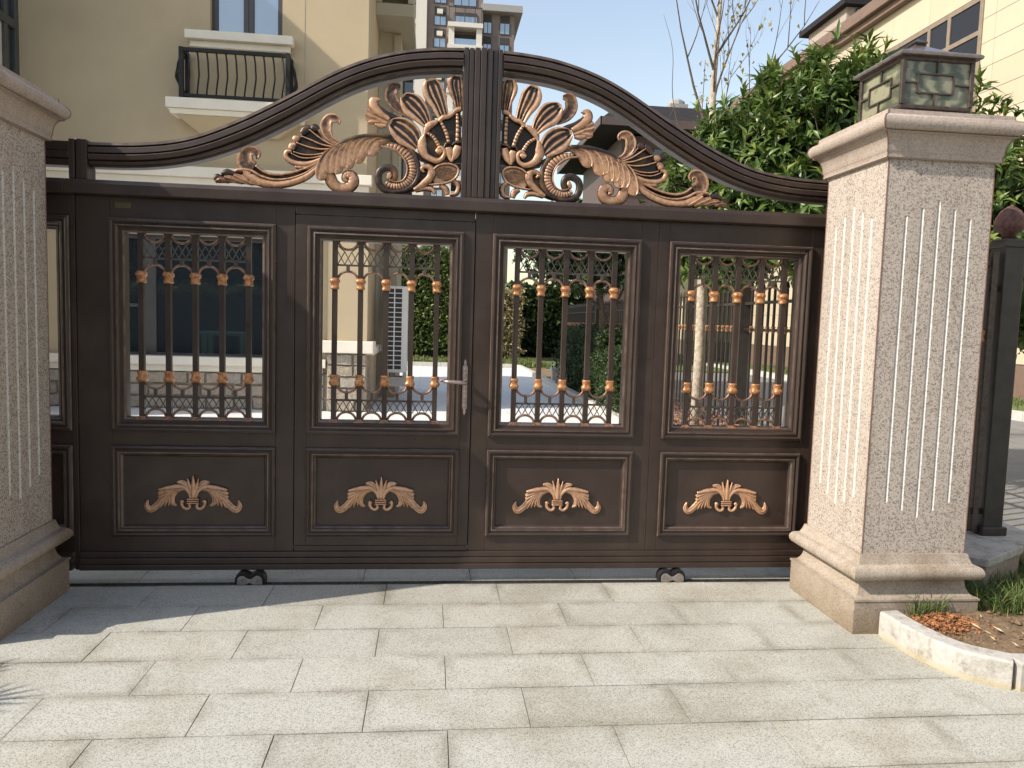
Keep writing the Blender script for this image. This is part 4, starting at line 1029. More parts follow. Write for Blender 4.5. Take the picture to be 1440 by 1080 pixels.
for k, (a, b) in enumerate(((6.53, 6.98), (7.06, 7.45), (7.53, 7.72))):
    MB().box(WX-.07, WX-.064, a, b, 2.83, 5.42).build('pane', M['blind'] if k < 2 else M['glass'], wfr); MB().box(WX-.07, WX-.064, a, b, 5.54, 7.3).build('pane', M['glass'], wfr)
    if k == 1: MB().box(WX-.063, WX-.03, a, b, 4.55, 4.62).build('glazing_bar', M['grey_frame'], wfr)
MB().box(-9.6, -5.60, 6.12, FY-.26, 8.75, 8.93).build('eaves', M['fascia'], wing)
# ---- air conditioner with two stacked fans seen on its grille side
ac = thing('air_conditioner', 'tall white outdoor air conditioner with black gridded grille beside the house corner', 'air conditioner', (-.37, 9.6, 0))
MB().box(-.56, -.17, 9.25, 9.6, .52, 2.03).build('casing', M['ac_white'], ac, bevel=.012)
MB().box(-.60, -.12, 9.2, 9.65, .28, .44).box(-.54, -.48, 9.25, 9.6, .44, .518).box(-.24, -.18, 9.25, 9.6, .44, .518).build('plinth', M['concrete'], ac)
MB().box(-.535, -.262, 9.242, 9.249, .57, 1.99).build('fan_recess', M['ac_grille'], ac)
gm = MB()
for k in range(18): z = .57+1.42*k/17; gm.box(-.537, -.26, 9.232, 9.2415, z-.007, z+.007)
for x in (-.537, -.3985, -.26): gm.box(x-.010, x+.010, 9.230, 9.2412, .56, 2.0)
gm.build('grille', M['ac_white'], ac)
# teal table in the yard, hidden by the left pillar and mirrored in the lower window
gt = thing('garden_table', 'teal green garden table standing in the courtyard behind the left pillar', 'table', (-4.25, 2.9, 0))
MB().box(-4.75, -3.75, 2.55, 3.25, 1.00, 1.06).build('tabletop', M['bench'], gt, bevel=.01)
for x in (-4.68, -3.88):
    for y in (2.60, 3.10): MB().box(x, x+.09, y, y+.09, 0, .999).build('leg', M['bench'], gt)
# ============================================================ GARDEN EDGES
def stone_row(name, label, pts, w, z0, z1, L=1.0, mat='concrete', n_=None):
    t = thing(name, label, 'kerb', (pts[0][0], pts[0][1], 0))
    (xa, ya), (xb, yb) = pts; D = math.hypot(xb-xa, yb-ya); n = n_ or max(1, int(D/L)); a = math.atan2(yb-ya, xb-xa)
    me = MB().box(-D/n/2+.004, D/n/2-.004, -w/2, w/2, z0, z1).mesh('kerb_stone'); me.materials.append(M[mat])
    for k in range(n):
        f = (k+.5)/n; o = link('kerb_stone', me, None, t); o.location = (xa+(xb-xa)*f, ya+(yb-ya)*f, 0); o.rotation_euler = (0, 0, a)
    return t
stone_row('garden_kerb', 'low pale kerb closing the far end of the courtyard in front of the lawn', [(-3, 19.87), (2.95, 19.87)], .15, -.02, .13)
stone_row('garden_kerb', 'low pale kerb along the planting bed on the right of the courtyard', [(3.05, 19.8), (3.12, 8.6)], .13, -.02, .12)
stone_row('garden_kerb', 'low kerb of the bed just behind the gate, running to the right pillar', [(3.12, 8.55), (3.0, .5)], .13, -.02, .10)
stone_row('road_kerb', 'pale kerb on the far side of the road at the foot of the cream building', [(10.7, -6), (10.7, 46)], .22, -.03, .15)
struct(MB().box(10.82, 12.4, -10, 60, -.055, .16).build('verge', M['lawn']))

# ---- whitewashed curved kerb round the planter in the right foreground
kt = thing('planter_kerb', 'whitewashed curved stone kerb round the planter at the foot of the right pillar', 'kerb', (2.45, -1, 0))
kp = [(2.435, -.80), (2.452, -1.03), (2.52, -1.23), (2.675, -1.362)]
cur = spline(kp, 13)
def kerb_piece(path, w=.10, h=.122):
    mb = MB(); o = []
    for k, (x, y) in enumerate(path):
        a = path[max(k-1, 0)]; b = path[min(k+1, len(path)-1)]
        t = Vector((b[0]-a[0], b[1]-a[1])).normalized(); nx, ny = -t.y, t.x
        c = .008
        for off, z in ((0, -.03), (0, h-c), (c, h), (w-c, h+.002), (w, h-c), (w, -.03)): o.append((x+nx*off, y+ny*off, z))
    fs = []
    for k in range(len(path)-1):
        for j in range(6):
            q = (j+1) % 6; fs.append((k*6+j, k*6+q, (k+1)*6+q, (k+1)*6+j))
    fs += [tuple(range(6)), tuple((len(path)-1)*6+j for j in range(6))]
    return mb.add(o, fs)
kerb_piece(cur).build('kerb_stone', M['kerb'], kt, bevel=.004)
kerb_piece([(2.700, -1.375), (3.2, -1.40), (3.75, -1.36)]).build('kerb_stone', M['kerb'], kt, bevel=.004)
kerb_piece([(3.756, -1.36), (4.15, -1.15), (4.30, -.75)]).build('kerb_stone', M['kerb'], kt, bevel=.004)
# planter earth, slightly humped
mb = MB(); vs = []; fs = []
poly_in = lambda x, y: True
nx, ny = 44, 30
def pl_left(y): 
    if y > -.80: return 2.46
    for (xa, ya), (xb, yb) in zip(cur[:-1], cur[1:]):
        if yb <= y <= ya: return xa+(xb-xa)*(ya-y)/(ya-yb+1e-9)+.055
    return 2.75
for j in range(ny+1):
    y = -1.325 + (1.325+.45)*j/ny
    for i in range(nx+1):
        x0 = pl_left(y); x = x0 + (4.25-x0)*i/nx
        yy = max(y, -1.325)
        from mathutils import noise as mn
        vs.append((x, yy, .085 + .018*mn.noise((x*7, yy*7, 0)) + .012*mn.noise((x*21, yy*21, 3)) + .02*min(1, (x-x0)/.6)))
for j in range(ny):
    for i in range(nx):
        a = j*(nx+1)+i; fs.append((a, a+1, a+nx+2, a+nx+1))
mb.add(vs, fs); so = mb.build('planter_soil', M['soil'], None, smooth=True); struct(so)

def blades(name, spots, mat, hmin, hmax, wid, lean, seed, label=None, cat=None, kind='stuff', parent=None, tone=(.1, .9)):
    r = random.Random(seed); vs, fs, tn = [], [], []
    for (x, y, z, n, rad) in spots:
        for _ in range(n):
            a = r.uniform(0, 6.283); d_ = rad*math.sqrt(r.random()); px, py = x+d_*math.cos(a), y+d_*math.sin(a)
            h = r.uniform(hmin, hmax); b = r.uniform(0, 6.283); l = r.uniform(.15, 1)*lean*h; w = wid*r.uniform(.6, 1.2)/2
            dx, dy = math.cos(b), math.sin(b); sx_, sy_ = -dy*w, dx*w; o = len(vs); t = r.uniform(*tone)
            vs += [(px-sx_, py-sy_, z), (px+sx_, py+sy_, z), (px+sx_*.8+dx*l*.35, py+sy_*.8+dy*l*.35, z+h*.6), (px-sx_*.8+dx*l*.35, py-sy_*.8+dy*l*.35, z+h*.6), (px+dx*l, py+dy*l, z+h*(1-.25*lean*.5))]
            fs += [(o, o+1, o+2, o+3), (o+3, o+2, o+4)]; tn += [t]*5
    me = bpy.data.meshes.new(name); me.from_pydata(vs, [], fs)
    at = me.attributes.new('tone', 'FLOAT', 'POINT'); at.data.foreach_set('value', tn)
    o = link(name, me, mat, parent); tag(o, label, cat, None, kind); return o
r = random.Random(5); spots = []
for _ in range(260):
    x = r.uniform(2.95, 4.2); y = r.uniform(-1.0, -.42) if x < 3.6 else r.uniform(-1.0, .0)
    if x+y*.55 < 2.55: continue
    if y < -.85 and r.random() < .7: continue
    spots.append((x, y, .10, r.randint(10, 22), .05))
for _ in range(22): spots.append((r.uniform(2.56, 2.75), r.uniform(-.84, -.80), .09, 5, .04))
blades('grass_tufts', spots, M['grass'], .05, .15, .006, 1.1, 8, 'green and yellowing grass tufts in the planter beside the low wall', 'grass')
# orange shavings and dry leaf scraps
r = random.Random(9); vs, fs = [], []
for _ in range(1500):
    x = r.gauss(2.70, .085); y = r.gauss(-.90, .055)
    if x < pl_left(y)+.03 or y > -.795: continue
    s_ = r.uniform(.004, .011); a = r.uniform(0, 6.28); z = .098+.04*math.exp(-((x-2.70)/.12)**2-((y+.88)/.09)**2)*r.random()
    u = Vector((math.cos(a)*s_, math.sin(a)*s_, r.uniform(-.3, .3)*s_)); q = Vector((-math.sin(a)*s_*.4, math.cos(a)*s_*.4, r.uniform(-.5, .5)*s_)); p = Vector((x, y, z)); o = len(vs)
    vs += [p-u-q, p+u-q, p+u+q, p-u+q, p+Vector((0, 0, s_*.25))]; fs += [(o, o+1, o+4), (o+1, o+2, o+4), (o+2, o+3, o+4), (o+3, o, o+4)]
me = bpy.data.meshes.new('wood_shavings'); me.from_pydata([tuple(v) for v in vs], [], fs)
tag(link('wood_shavings', me, M['mulch']), 'little heap of orange wood shavings on the soil by the right pillar', 'shavings', None, 'stuff')
for k in range(26):
    x, y = r.uniform(2.72, 3.5), r.uniform(-1.22, -.86)
    if k < 3: x, y = [(2.80, -.98), (2.88, -1.02), (3.25, -1.05)][k]
    a = r.uniform(0, 3); l = r.uniform(.008, .018) if k > 2 else .03; w = l*.28
    z = .113
    ca, sa = math.cos(a), math.sin(a)
    pts = [(-l, 0, 0), (0, -w, .004), (l, 0, .008), (0, w, .006), (0, 0, -.002)]
    mbx = MB().add([(x+px*ca-py*sa, y+px*sa+py*ca, z+pz) for px, py, pz in pts], [(0, 1, 4), (1, 2, 4), (2, 3, 4), (3, 0, 4)])
    if k == 0: acc = mbx
    else: acc.v += mbx.v; acc.f += [tuple(i+len(acc.v)-5 for i in f_) for f_ in mbx.f]; acc.mi += mbx.mi; acc.w += mbx.w
cl = MB()
for _ in range(700):       # clods and grit
    x, y = r.uniform(2.58, 4.1), r.uniform(-1.30, -.45)
    if x < pl_left(y)+.03: continue
    q = r.uniform(.003, .013)*(1.6 if r.random() < .06 else 1); z = .088+.02*min(1, (x-pl_left(y))/.6)+.004
    o_ = []
    for k in range(5): a = 1.2566*k+r.uniform(-.3, .3); o_.append((x+q*math.cos(a)*r.uniform(.7, 1.2), y+q*math.sin(a)*r.uniform(.7, 1.2), z-.004))
    o_.append((x+r.uniform(-.3, .3)*q, y+r.uniform(-.3, .3)*q, z+q*r.uniform(.4, .9)))
    cl.add(o_, [(k, (k+1) % 5, 5) for k in range(5)])
tag(cl.build('soil_clods', M['soil']), 'small clods and grit lying on the planter soil', 'clods', None, 'stuff')
tag(acc.build('leaf_litter', M['dry_leaf']), 'dry leaf scraps scattered on the planter soil', 'leaves', None, 'stuff')

# ---- low stone wall block behind the right pillar carrying the fence
lw = thing('low_wall', 'angular low stone wall behind the right pillar carrying the black fence post', 'wall', (3.4, 0, 0))
MB().slab([(2.945, -.30), (3.22, -.50), (3.60, -.27), (3.86, .02), (3.90, .40), (2.93, .40)], 0, .235).build('wall_block', M['plinth'], lw, bevel=.006)
MB().slab([(2.935, -.31), (3.215, -.52), (3.615, -.28), (3.885, .01), (3.93, .42), (2.92, .42)], .237, .283).build('coping', M['kerb'], lw, bevel=.006)
mbw = MB(); 
FX = lambda y: 3.595+.012*y
mbw.slab([(FX(.43)-.12, .43), (FX(.43)+.12, .43), (FX(16)+.12, 16), (FX(16)-.12, 16)], 0, .26); mbw.build('wall_run', M['plinth'], lw)

# ---- black fence running back along the garden, copper collared pickets
fence = thing('garden_fence', 'black iron fence with copper collared pickets running back behind the right pillar', 'fence', (3.66, 0, .28))
OF = M['old_fence']
def post(y, h=2.03, w=.125):
    x = FX(y); p = MB().box(x-w/2, x+w/2, y-w/2, y+w/2, .30, h)
    p.box(x-w/2-.018, x+w/2+.018, y-w/2-.018, y+w/2+.018, .283, .335).box(x-w/2-.010, x+w/2+.010, y-w/2-.010, y+w/2+.010, h-.05, h-.02)
    po = p.build('post', OF, fence, bevel=.006)
    MB().lathe([(w*.30, 0), (w*.30, .03), (w*.50, .045), (w*.66, .07), (w*.66, .085), (w*.60, .125), (w*.42, .165), (w*.15, .19), (.004, .197)], (x, y, h), 16).build('post_cap', M['rust'], po, smooth=True)
    return po
for y in (0, 3.85, 7.7, 11.55): post(y)
rl_ = MB()
def fbar(y0, y1, z, w, d_): rl_.bar((FX(y0), y0, z), (FX(y1), y1, z), d_, w)
for z in (1.74, 1.46, .42): fbar(.09, 15.9, z, .032, .03)
rl_.bar((2.90, -.05, 1.74), (3.53, -.02, 1.74), .032, .03).bar((2.90, -.05, .42), (3.53, -.02, .42), .032, .03)
rl_.build('rail', OF, fence)
pk = MB().box(-.011, .011, -.011, .011, .30, 1.86).lathe([(.011, 1.86), (.022, 1.875), (.018, 1.90), (.002, 1.955)], (0, 0, 0), 8).mesh('picket'); pk.materials.append(OF)
pc_ = MB().lathe([(.017, 1.43), (.023, 1.44), (.018, 1.455), (.019, 1.475), (.024, 1.49), (.016, 1.50)], (0, 0, 0), 8).mesh('collar'); pc_.materials.append(M['copper_collar'])
def picket(x, y):
    o = link('picket', pk, None, fence); o.location = (x, y, 0)
    c = link('collar', pc_, None, o)
y = .25
while y < 15.8:
    if min(abs(y-q) for q in (0, 3.85, 7.7, 11.55)) > .11: picket(FX(y), y)
    y += .135
for k in range(4): picket(3.04+.135*k, -.045+.006*k)
mb = MB().bar((3.49, -.03, .30), (3.49, -.03, 1.95), .035, .035).build('gate_stile', M['lamp_frame'], fence)

# ============================================================ FAR BUILDINGS
# right: cream building along the road; its long side faces left
rbd = thing('cream_building', 'long cream stone-panelled building on the right with brown cornice and large windows', 'building', (14, 20, 0))
BX = 12.5
wy0, wy1, wz0, wz1 = 12.35, 16.6, 6.4, 9.15
MB().box(BX+.04, 22, -6, 60, 0, 10.3).build('wall_core', M['panel'], rbd)
rsx = random.Random(2)
def rpanel(y0, y1, z0, z1, k):
    g = .008
    MB().box(BX-.0, BX+.0395, y0+g/2, y1-g/2, z0+g/2, z1-g/2).build('wall_panel', M['panel' if k else 'panel2'], rbd, bevel=.006)
zc = 0.9; courses = []
while zc < 9.15-.3: courses.append((zc, min(zc+.55, 9.17))); zc += .55
for ci, (z0, z1) in enumerate(courses):
    y = 7.0
    for wdt in (2.4, 2.55, ):
        rpanel(y, min(y+wdt, wy0), z0, z1, rsx.random() > .4); y += wdt
        if y >= wy0-.02: break
    y = wy1
    y = max(y, wy1)
    while y < 30:
        rpanel(y, y+2.6, z0, z1, rsx.random() > .4); y += 2.6
    if z1 <= wz0+.3: rpanel(11.95, wy0, z0, z1, 1); rpanel(wy0, 14.5, z0, min(z1, wz0), 1); rpanel(14.5, wy1, z0, min(z1, wz0), 0)
    else: rpanel(11.95, wy0, z0, z1, 1)
y = 5.0
while y < 45: rpanel(y, y+1.55, 9.19, 10.28, rsx.random() > .5); y += 1.55
MB().box(BX-.35, 22, -6, 60, 10.3, 10.62).build('cornice', M['brown'], rbd, bevel=.01)
MB().box(BX-.20, BX+.02, -6, 60, 10.12, 10.299).build('cornice_moulding', M['brown'], rbd, bevel=.01)
MB().box(BX-.05, BX+.03, -6, 60, .16, .88).build('base_course', M['brown'], rbd)
MB().box(BX-.012, BX+.5, wy0, wy1, 9.172, 9.188).build('soffit', M['fascia'], rbd)
# window: reveal, frame, panes set 0.35 m back - cut by building the core behind it
def rwindow(y0, y1, z0, z1):
    f = MB(); X0 = BX-.03
    for yy in (y0+.05, y0+1.15, y0+1.9, y1-.05): f.box(X0, X0+.06, yy-.055, yy+.055, z0, z1)
    for zz in (z0+.05, z1-.80, z1-.04): f.box(X0+.001, X0+.059, y0, y1, zz-.055, zz+.055)
    fr = f.build('window_frame', M['window_brown'], rbd, bevel=.006)
    for a, b in ((y0+.08, y0+1.10), (y0+1.2, y0+1.85), (y0+1.95, y1-.1)):
        for c, d_ in ((z0+.1, z1-.86), (z1-.74, z1-.1)):
            MB().box(X0+.028, X0+.034, a, b, c, d_).build('pane', M['glass_dim'], fr)
rwindow(wy0, wy1, wz0, wz1)
# dark hipped roof house further back
pav = thing('dark_roofed_house', 'low house with dark tiled hip roof and brown soffit seen above the arch', 'house', (8, 24, 0))
MB().box(6.9, 9.3, 23, 30, 0, 8.25).build('wall', M['fascia'], pav)  # coloured dark to stand for the shadow under the eaves
for x in (7.05, 8.15): MB().box(x, x+1.1, 22.93, 22.99, 6.2, 7.8).build('pane', M['glass'], pav)
MB().add([(5.9, 22, 8.35), (14, 22, 8.35), (14, 31, 8.35), (5.9, 31, 8.35), (5.9, 22, 8.55), (14, 22, 8.55), (14, 31, 8.55), (5.9, 31, 8.55), (7.1, 24.4, 9.75), (13.2, 24.4, 9.75), (13.2, 28.6, 9.75), (7.1, 28.6, 9.75)],
         [(0, 3, 2, 1), (0, 1, 5, 4), (1, 2, 6, 5), (2, 3, 7, 6), (3, 0, 4, 7), (4, 5, 9, 8), (5, 6, 10, 9), (6, 7, 11, 10), (7, 4, 8, 11), (8, 9, 10, 11)]).build('roof', M['roof_dark'], pav)
MB().box(5.86, 14.04, 21.95, 21.999, 8.33, 8.60).box(5.85, 5.899, 21.95, 31, 8.33, 8.60).build('fascia', M['fascia'], pav)
MB().box(9.1, 9.8, 24.6, 25.4, 9.75, 9.95).lathe([(.35, 9.951), (.33, 10.1), (.2, 10.2), (.02, 10.24)], (9.45, 25, 0), 12).build('roof_vent', M['tower_grey'], pav)
# apartment tower
TY = 105
tw = thing('apartment_tower', 'brown and cream apartment tower with blue windows and balconies behind the arch', 'building', (4, TY, 0))
MB().box(-3.1, -1.3, TY-.6, TY+12, 0, 62).build('cream_pier', M['tower_cream'], tw)
MB().box(-5.2, -3.11, TY+.5, TY+12, 0, 62).build('dark_return', M['tower_grey'], tw)
MB().box(-1.29, 6.45, TY, TY+12, 0, 62).build('main_block', M['tower_brown'], tw)
MB().box(6.46, 11.0, TY+.8, TY+12, 0, 44.6).build('side_block', M['tower_brown'], tw)
MB().box(6.2, 12.0, TY-.3, TY+12.5, 44.6, 45.5).build('flat_roof', M['tower_grey'], tw)
TG = M['glass_sky']
def twin(x0, x1, z0, z1, y, n):
    f = MB().box(x0-.08, x1+.08, y-.10, y-.002, z0-.08, z1+.08).build('window_frame', M['window_frame'], tw)
    for k in range(n):
        w = (x1-x0)/n; MB().box(x0+w*k+.05, x0+w*(k+1)-.05, y-.13, y-.101, z0, z1).build('pane', TG, f)
FZ = [42.3 - 2.95*k for k in range(-4, 12)]
for z in FZ:
    twin(-.25, 1.35, z-.05, z+1.05, TY, 2)
    MB().box(-.25, 1.35, TY-.05, TY-.001, z+1.3, z+2.4).build('recess_shade', M['interior'], tw)  # flat dark plate on the wall, a recess's shade put into its colour
    MB().box(.1, .9, TY-.5, TY-.06, z+1.35, z+1.95).build('wall_unit', M['tower_cream'], tw)
    if z < 43.5:
        twin(6.65, 7.75, z-.4, z+1.0, TY+.8, 2); twin(8.95, 10.3, z-.4, z+1.0, TY+.8, 2)
        MB().box(6.65, 7.75, TY+.75, TY+.799, z+1.15, z+2.1).build('recess_shade', M['interior'], tw)
        MB().box(8.95, 10.3, TY+.75, TY+.799, z+1.15, z+2.1).build('recess_shade', M['interior'], tw)
# balcony stack in the middle: cream piers, slabs, glass fronts
for x in (1.75, 5.55): MB().box(x, x+.75, TY-1.6, TY-.01, 0, 42.1).build('balcony_pier', M['tower_cream'], tw)
for k, z in enumerate(FZ):
    if z > 43: 
        twin(2.4, 5.5, z-.2, z+1.9, TY, 3); continue
    MB().box(1.6, 6.4, TY-1.9, TY-.02, z-.75, z-.15).build('balcony_slab', M['tower_cream'], tw)
    MB().box(2.5, 5.55, TY-1.5, TY-1.45, z-.14, z+.75).build('balcony_glass', TG, tw)
    MB().box(2.5, 5.55, TY-.15, TY-.011, z-.1, z+1.8).build('recess_shade', M['interior'], tw)  # dark plate painting the shade at the back of the balcony
bl = MB()
for x in (1.75, 2.6, 3.9, 5.3, 6.2): bl.box(x-.06, x+.06, TY-1.8, TY-1.68, 42.15, 44.2)
bl.box(1.7, 6.25, TY-1.8, TY-1.68, 44.1, 44.25).build('roof_terrace_rail', M['window_frame'], tw)
# second tower, beyond the cream building
t2 = thing('distant_tower', 'distant tan tower top rising over the cornice of the cream building', 'building', (40, 62, 0))
MB().box(35.2, 52, 60, 66.6, 0, 29.6).build('wall', simple('tan cladding', (.36, .30, .26), .85), t2)
MB().add([(34.6, 59.3, 29.4), (53, 59.3, 29.4), (53, 67.4, 29.4), (34.6, 67.4, 29.4), (34.6, 59.3, 29.9), (53, 59.3, 29.9), (53, 67.4, 29.9), (34.6, 67.4, 29.9)], [(0, 3, 2, 1), (4, 5, 6, 7), (0, 1, 5, 4), (1, 2, 6, 5), (2, 3, 7, 6), (3, 0, 4, 7)]).build('roof', M['roof_dark'], t2)
for x in (36.0, 38.2):
    f = MB().box(x, x+1.5, 59.9, 59.999, 27.2, 29.3).build('window_frame', M['window_frame'], t2); MB().box(x+.1, x+1.4, 59.85, 59.899, 27.3, 29.2).build('pane', TG, f)
for y in (62.3, 63.4): MB().box(34.9, 35.19, y, y+.3, 27.0, 27.9).build('wall_lamp', M['fascia'], t2)

# ============================================================ PLANTS
import numpy as np
def leaf_mesh(name, P, D, N, Ln, Wd, tone, droop=.25, fold=.25):
    """many folded leaves: base points P, directions D, up N, length, width"""
    n = len(P)
    D = D/np.linalg.norm(D, axis=1, keepdims=True)
    S = np.cross(D, N); S /= np.maximum(np.linalg.norm(S, axis=1, keepdims=True), 1e-6)
    U = np.cross(S, D)
    L = Ln[:, None]; Wv = Wd[:, None]
    mid = P + D*L*.48 + U*L*.04
    tip = P + D*L - U*L*droop
    v = np.stack([P, mid - S*Wv*.5 + U*Wv*fold, mid, mid + S*Wv*.5 + U*Wv*fold, tip], 1).reshape(-1, 3)
    base = (np.arange(n)*5)[:, None]
    f = np.concatenate([base+np.array([[0, 2, 1]]), base+np.array([[0, 3, 2]]), base+np.array([[1, 2, 4]]), base+np.array([[2, 3, 4]])], 1).reshape(-1, 3)
    me = bpy.data.meshes.new(name)
    me.vertices.add(len(v)); me.vertices.foreach_set('co', v.ravel().astype(np.float32))
    me.loops.add(len(f)*3); me.loops.foreach_set('vertex_index', f.ravel().astype(np.int32))
    me.polygons.add(len(f)); me.polygons.foreach_set('loop_start', np.arange(0, len(f)*3, 3, dtype=np.int32))
    me.update(calc_edges=True)
    at = me.attributes.new('tone', 'FLOAT', 'POINT'); at.data.foreach_set('value', np.repeat(tone, 5).astype(np.float32))
    return me
def crown(name, blobs, nclus, per, ln, wd, mat, parent, seed, shell=.55, spread=(.35, 1.2), droop=.22, upb=.5, clip=None, kind='stuff', tones=(0, 1)):
    """clusters (whorls) of leaves spread through a union of ellipsoids"""
    g = np.random.default_rng(seed)
    vol = np.array([b[3]*b[4]*b[5] for b in blobs])**.67; vol = vol/vol.sum()
    k = g.choice(len(blobs), nclus, p=vol); Bq = np.array(blobs)[k]
    d = g.normal(size=(nclus, 3)); d /= np.linalg.norm(d, axis=1, keepdims=True)
    r = shell+(1-shell)*g.random(nclus)**.7; r *= 1+.10*g.normal(size=nclus)
    C = Bq[:, :3] + d*r[:, None]*Bq[:, 3:6]
    ax = d*.8 + np.array([0, 0, upb]) + g.normal(size=(nclus, 3))*.35; ax /= np.linalg.norm(ax, axis=1, keepdims=True)
    if clip is not None:
        ok = clip(C); C, ax = C[ok], ax[ok]
    n = len(C)
    P = np.repeat(C, per, 0); A = np.repeat(ax, per, 0)
    q = g.normal(size=P.shape); q -= A*(q*A).sum(1, keepdims=True); q /= np.linalg.norm(q, axis=1, keepdims=True)
    th = g.uniform(spread[0], spread[1], len(P))[:, None]
    D = A*np.cos(th)+q*np.sin(th)
    P = P - A*g.uniform(0, .06, (len(P), 1))*(ln/.1)
    Nn = A + np.array([0, 0, .3])
    Ln = ln*g.uniform(.65, 1.2, len(P)); Wd = wd*g.uniform(.75, 1.2, len(P))
    ct = np.repeat(g.uniform(.0, 1, n), per)
    tone = np.clip(tones[0]+(tones[1]-tones[0])*(.55*ct+.45*g.random(len(P))), 0, 1)
    me = leaf_mesh(name, P, D, Nn, Ln, Wd, tone, droop)
    o = link(name, me, mat, parent)
    if kind: tag(o, kind=kind)
    return o, C
def twigs(name, starts, ends, rad, mat, parent):
    mb = MB()
    for a, b in zip(starts, ends):
        a = Vector(a); b = Vector(b); m_ = (a+b)/2+Vector((0, 0, .05*(b-a).length))
        mb.tube([a, m_, b], [rad, rad*.7, rad*.35], 5, cap=False)
    return tag(mb.build(name, mat, parent, smooth=True), kind='stuff')

# ---- big broad-leaved evergreen behind the right half of the gate
big = thing('broadleaf_tree', 'big bushy evergreen tree with long glossy leaves behind the right pillar', 'tree', (3.35, 2.1, 0))
blobs = [(3.35, 2.9, 3.05, .72, .7, .70), (4.0, 2.7, 3.35, .9, .8, .72), (4.7, 2.5, 2.95, .9, .9, .70), (5.3, 2.4, 2.6, .75, .8, .62), (3.1, 2.4, 2.45, .55, .6, .50), (3.9, 2.2, 2.5, .9, .7, .6),
         (4.85, 2.0, 2.4, .9, .7, .65), (5.75, 2.4, 2.0, .6, .7, .7), (3.45, 3.3, 3.55, .22, .3, .36), (4.05, 2.6, 3.66, .42, .4, .22), (3.75, 2.7, 3.66, .35, .4, .28), (2.75, 2.8, 2.85, .42, .4, .42), (2.95, 2.9, 3.15, .40, .4, .30), (2.62, 2.9, 2.30, .34, .4, .34), (3.0, 2.8, 2.15, .5, .5, .3)]
co, CC = crown('crown', blobs, 2300, 8, .165, .044, M['leaf'], big, 4, shell=.45, spread=(.5, 1.35), tones=(0, .85))
crown('young_shoots', blobs, 620, 6, .125, .036, M['leaf'], big, 14, shell=.85, spread=(.25, .9), tones=(.45, 1.0), upb=1.0)
crown('small_leaves', blobs, 900, 7, .11, .034, M['leaf'], big, 15, shell=.6, spread=(.5, 1.5), tones=(0, .6))
crown('old_leaves', blobs, 26, 1, .10, .032, M['leaf_yellow'], big, 16, shell=.8)
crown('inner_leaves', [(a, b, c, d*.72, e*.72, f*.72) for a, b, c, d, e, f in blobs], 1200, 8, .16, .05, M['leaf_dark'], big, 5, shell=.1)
tk = MB().tube([(3.36, 2.1, -.05), (3.38, 2.12, .8), (3.48, 2.2, 1.4), (3.6, 2.3, 2.0)], [.062, .052, .048, .04], 10)
for e in ((3.5, 2.8, 2.9), (4.0, 2.6, 3.3), (4.7, 2.5, 3.2), (5.4, 2.4, 2.7), (3.4, 2.4, 2.4), (5.0, 2.1, 2.5)):
    tk.tube([(3.5, 2.22, 1.45+.08*e[0]), ((3.6+e[0])/2, (2.3+e[1])/2, (1.8+e[2])/2+.15), e], [.035, .024, .010], 7)
tk.build('trunk', M['bark_dark'], big, smooth=True)
gg = np.random.default_rng(3); sel = CC[gg.choice(len(CC), 240, replace=False)]
tw_end = sel; tw_st = sel*.55+np.array([3.9, 2.45, 2.2])*.45
twigs('twigs', tw_st, tw_end, .009, M['bark_dark'], big)
# sprigs standing above the outline
spr, _ = crown('sprigs', [(4.05, 2.4, 3.84, .05, .05, .10), (3.50, 3.2, 3.93, .05, .06, .16), (5.45, 2.4, 3.28, .05, .05, .12), (3.66, 2.6, 3.92, .05, .05, .10), (3.14, 2.6, 3.66, .05, .05, .1), (4.5, 2.4, 3.62, .06, .06, .10)], 42, 8, .17, .048, M['leaf'], big, 12, shell=.1, spread=(.4, 1.0), upb=1.2)

# ---- bare young tree with a pale straight trunk and the last yellow leaves
gk = thing('bare_young_tree', 'slender nearly bare tree with pale trunk, thin upward twigs and a few yellow leaves', 'tree', (3.35, 4.4, 0))
rr = random.Random(21)
TX, TYY = 0.0, 0.0
trunk = MB().tube([(TX, TYY, -.05), (TX+.02, TYY, 1.2), (TX+.0, TYY, 2.4), (TX+.05, TYY+.02, 3.8), (TX+.03, TYY, 5.2), (TX+.07, TYY, 6.4), (TX+.06, TYY, 7.6)], [.085, .078, .07, .058, .045, .03, .012], 12)
GKS = lambda mb: (setattr(mb, 'v', [(3.35+.74*x, 4.4+.74*y, z if z < 1.46 else 1.46+.74*(z-1.46)) for x, y, z in mb.v]), mb)[1]
GKS(trunk).build('trunk', M['bark_pale'], gk, smooth=True)
br = MB(); tips = []
def limb(a, d, L, r0, depth):
    pts = [Vector(a)]; d = Vector(d).normalized(); n = 6
    for k in range(n):
        d = (d + Vector((rr.uniform(-.10, .10), rr.uniform(-.10, .10), rr.uniform(.0, .12)))).normalized(); pts.append(pts[-1]+d*L/n)
    br.tube(pts, [r0*(1-.82*k/n) for k in range(n+1)], 6, cap=False)
    for k in (2, 3, 4, 5):
        if depth > 0 and rr.random() < .8:
            side = Vector((rr.uniform(-1, 1), rr.uniform(-1, 1), rr.uniform(.2, .8))).normalized()
            limb(pts[k], (d*1.0+side*.9), L*rr.uniform(.35, .55), r0*.42, depth-1)
    for k in range(2, n+1): tips.append(tuple(pts[k]))
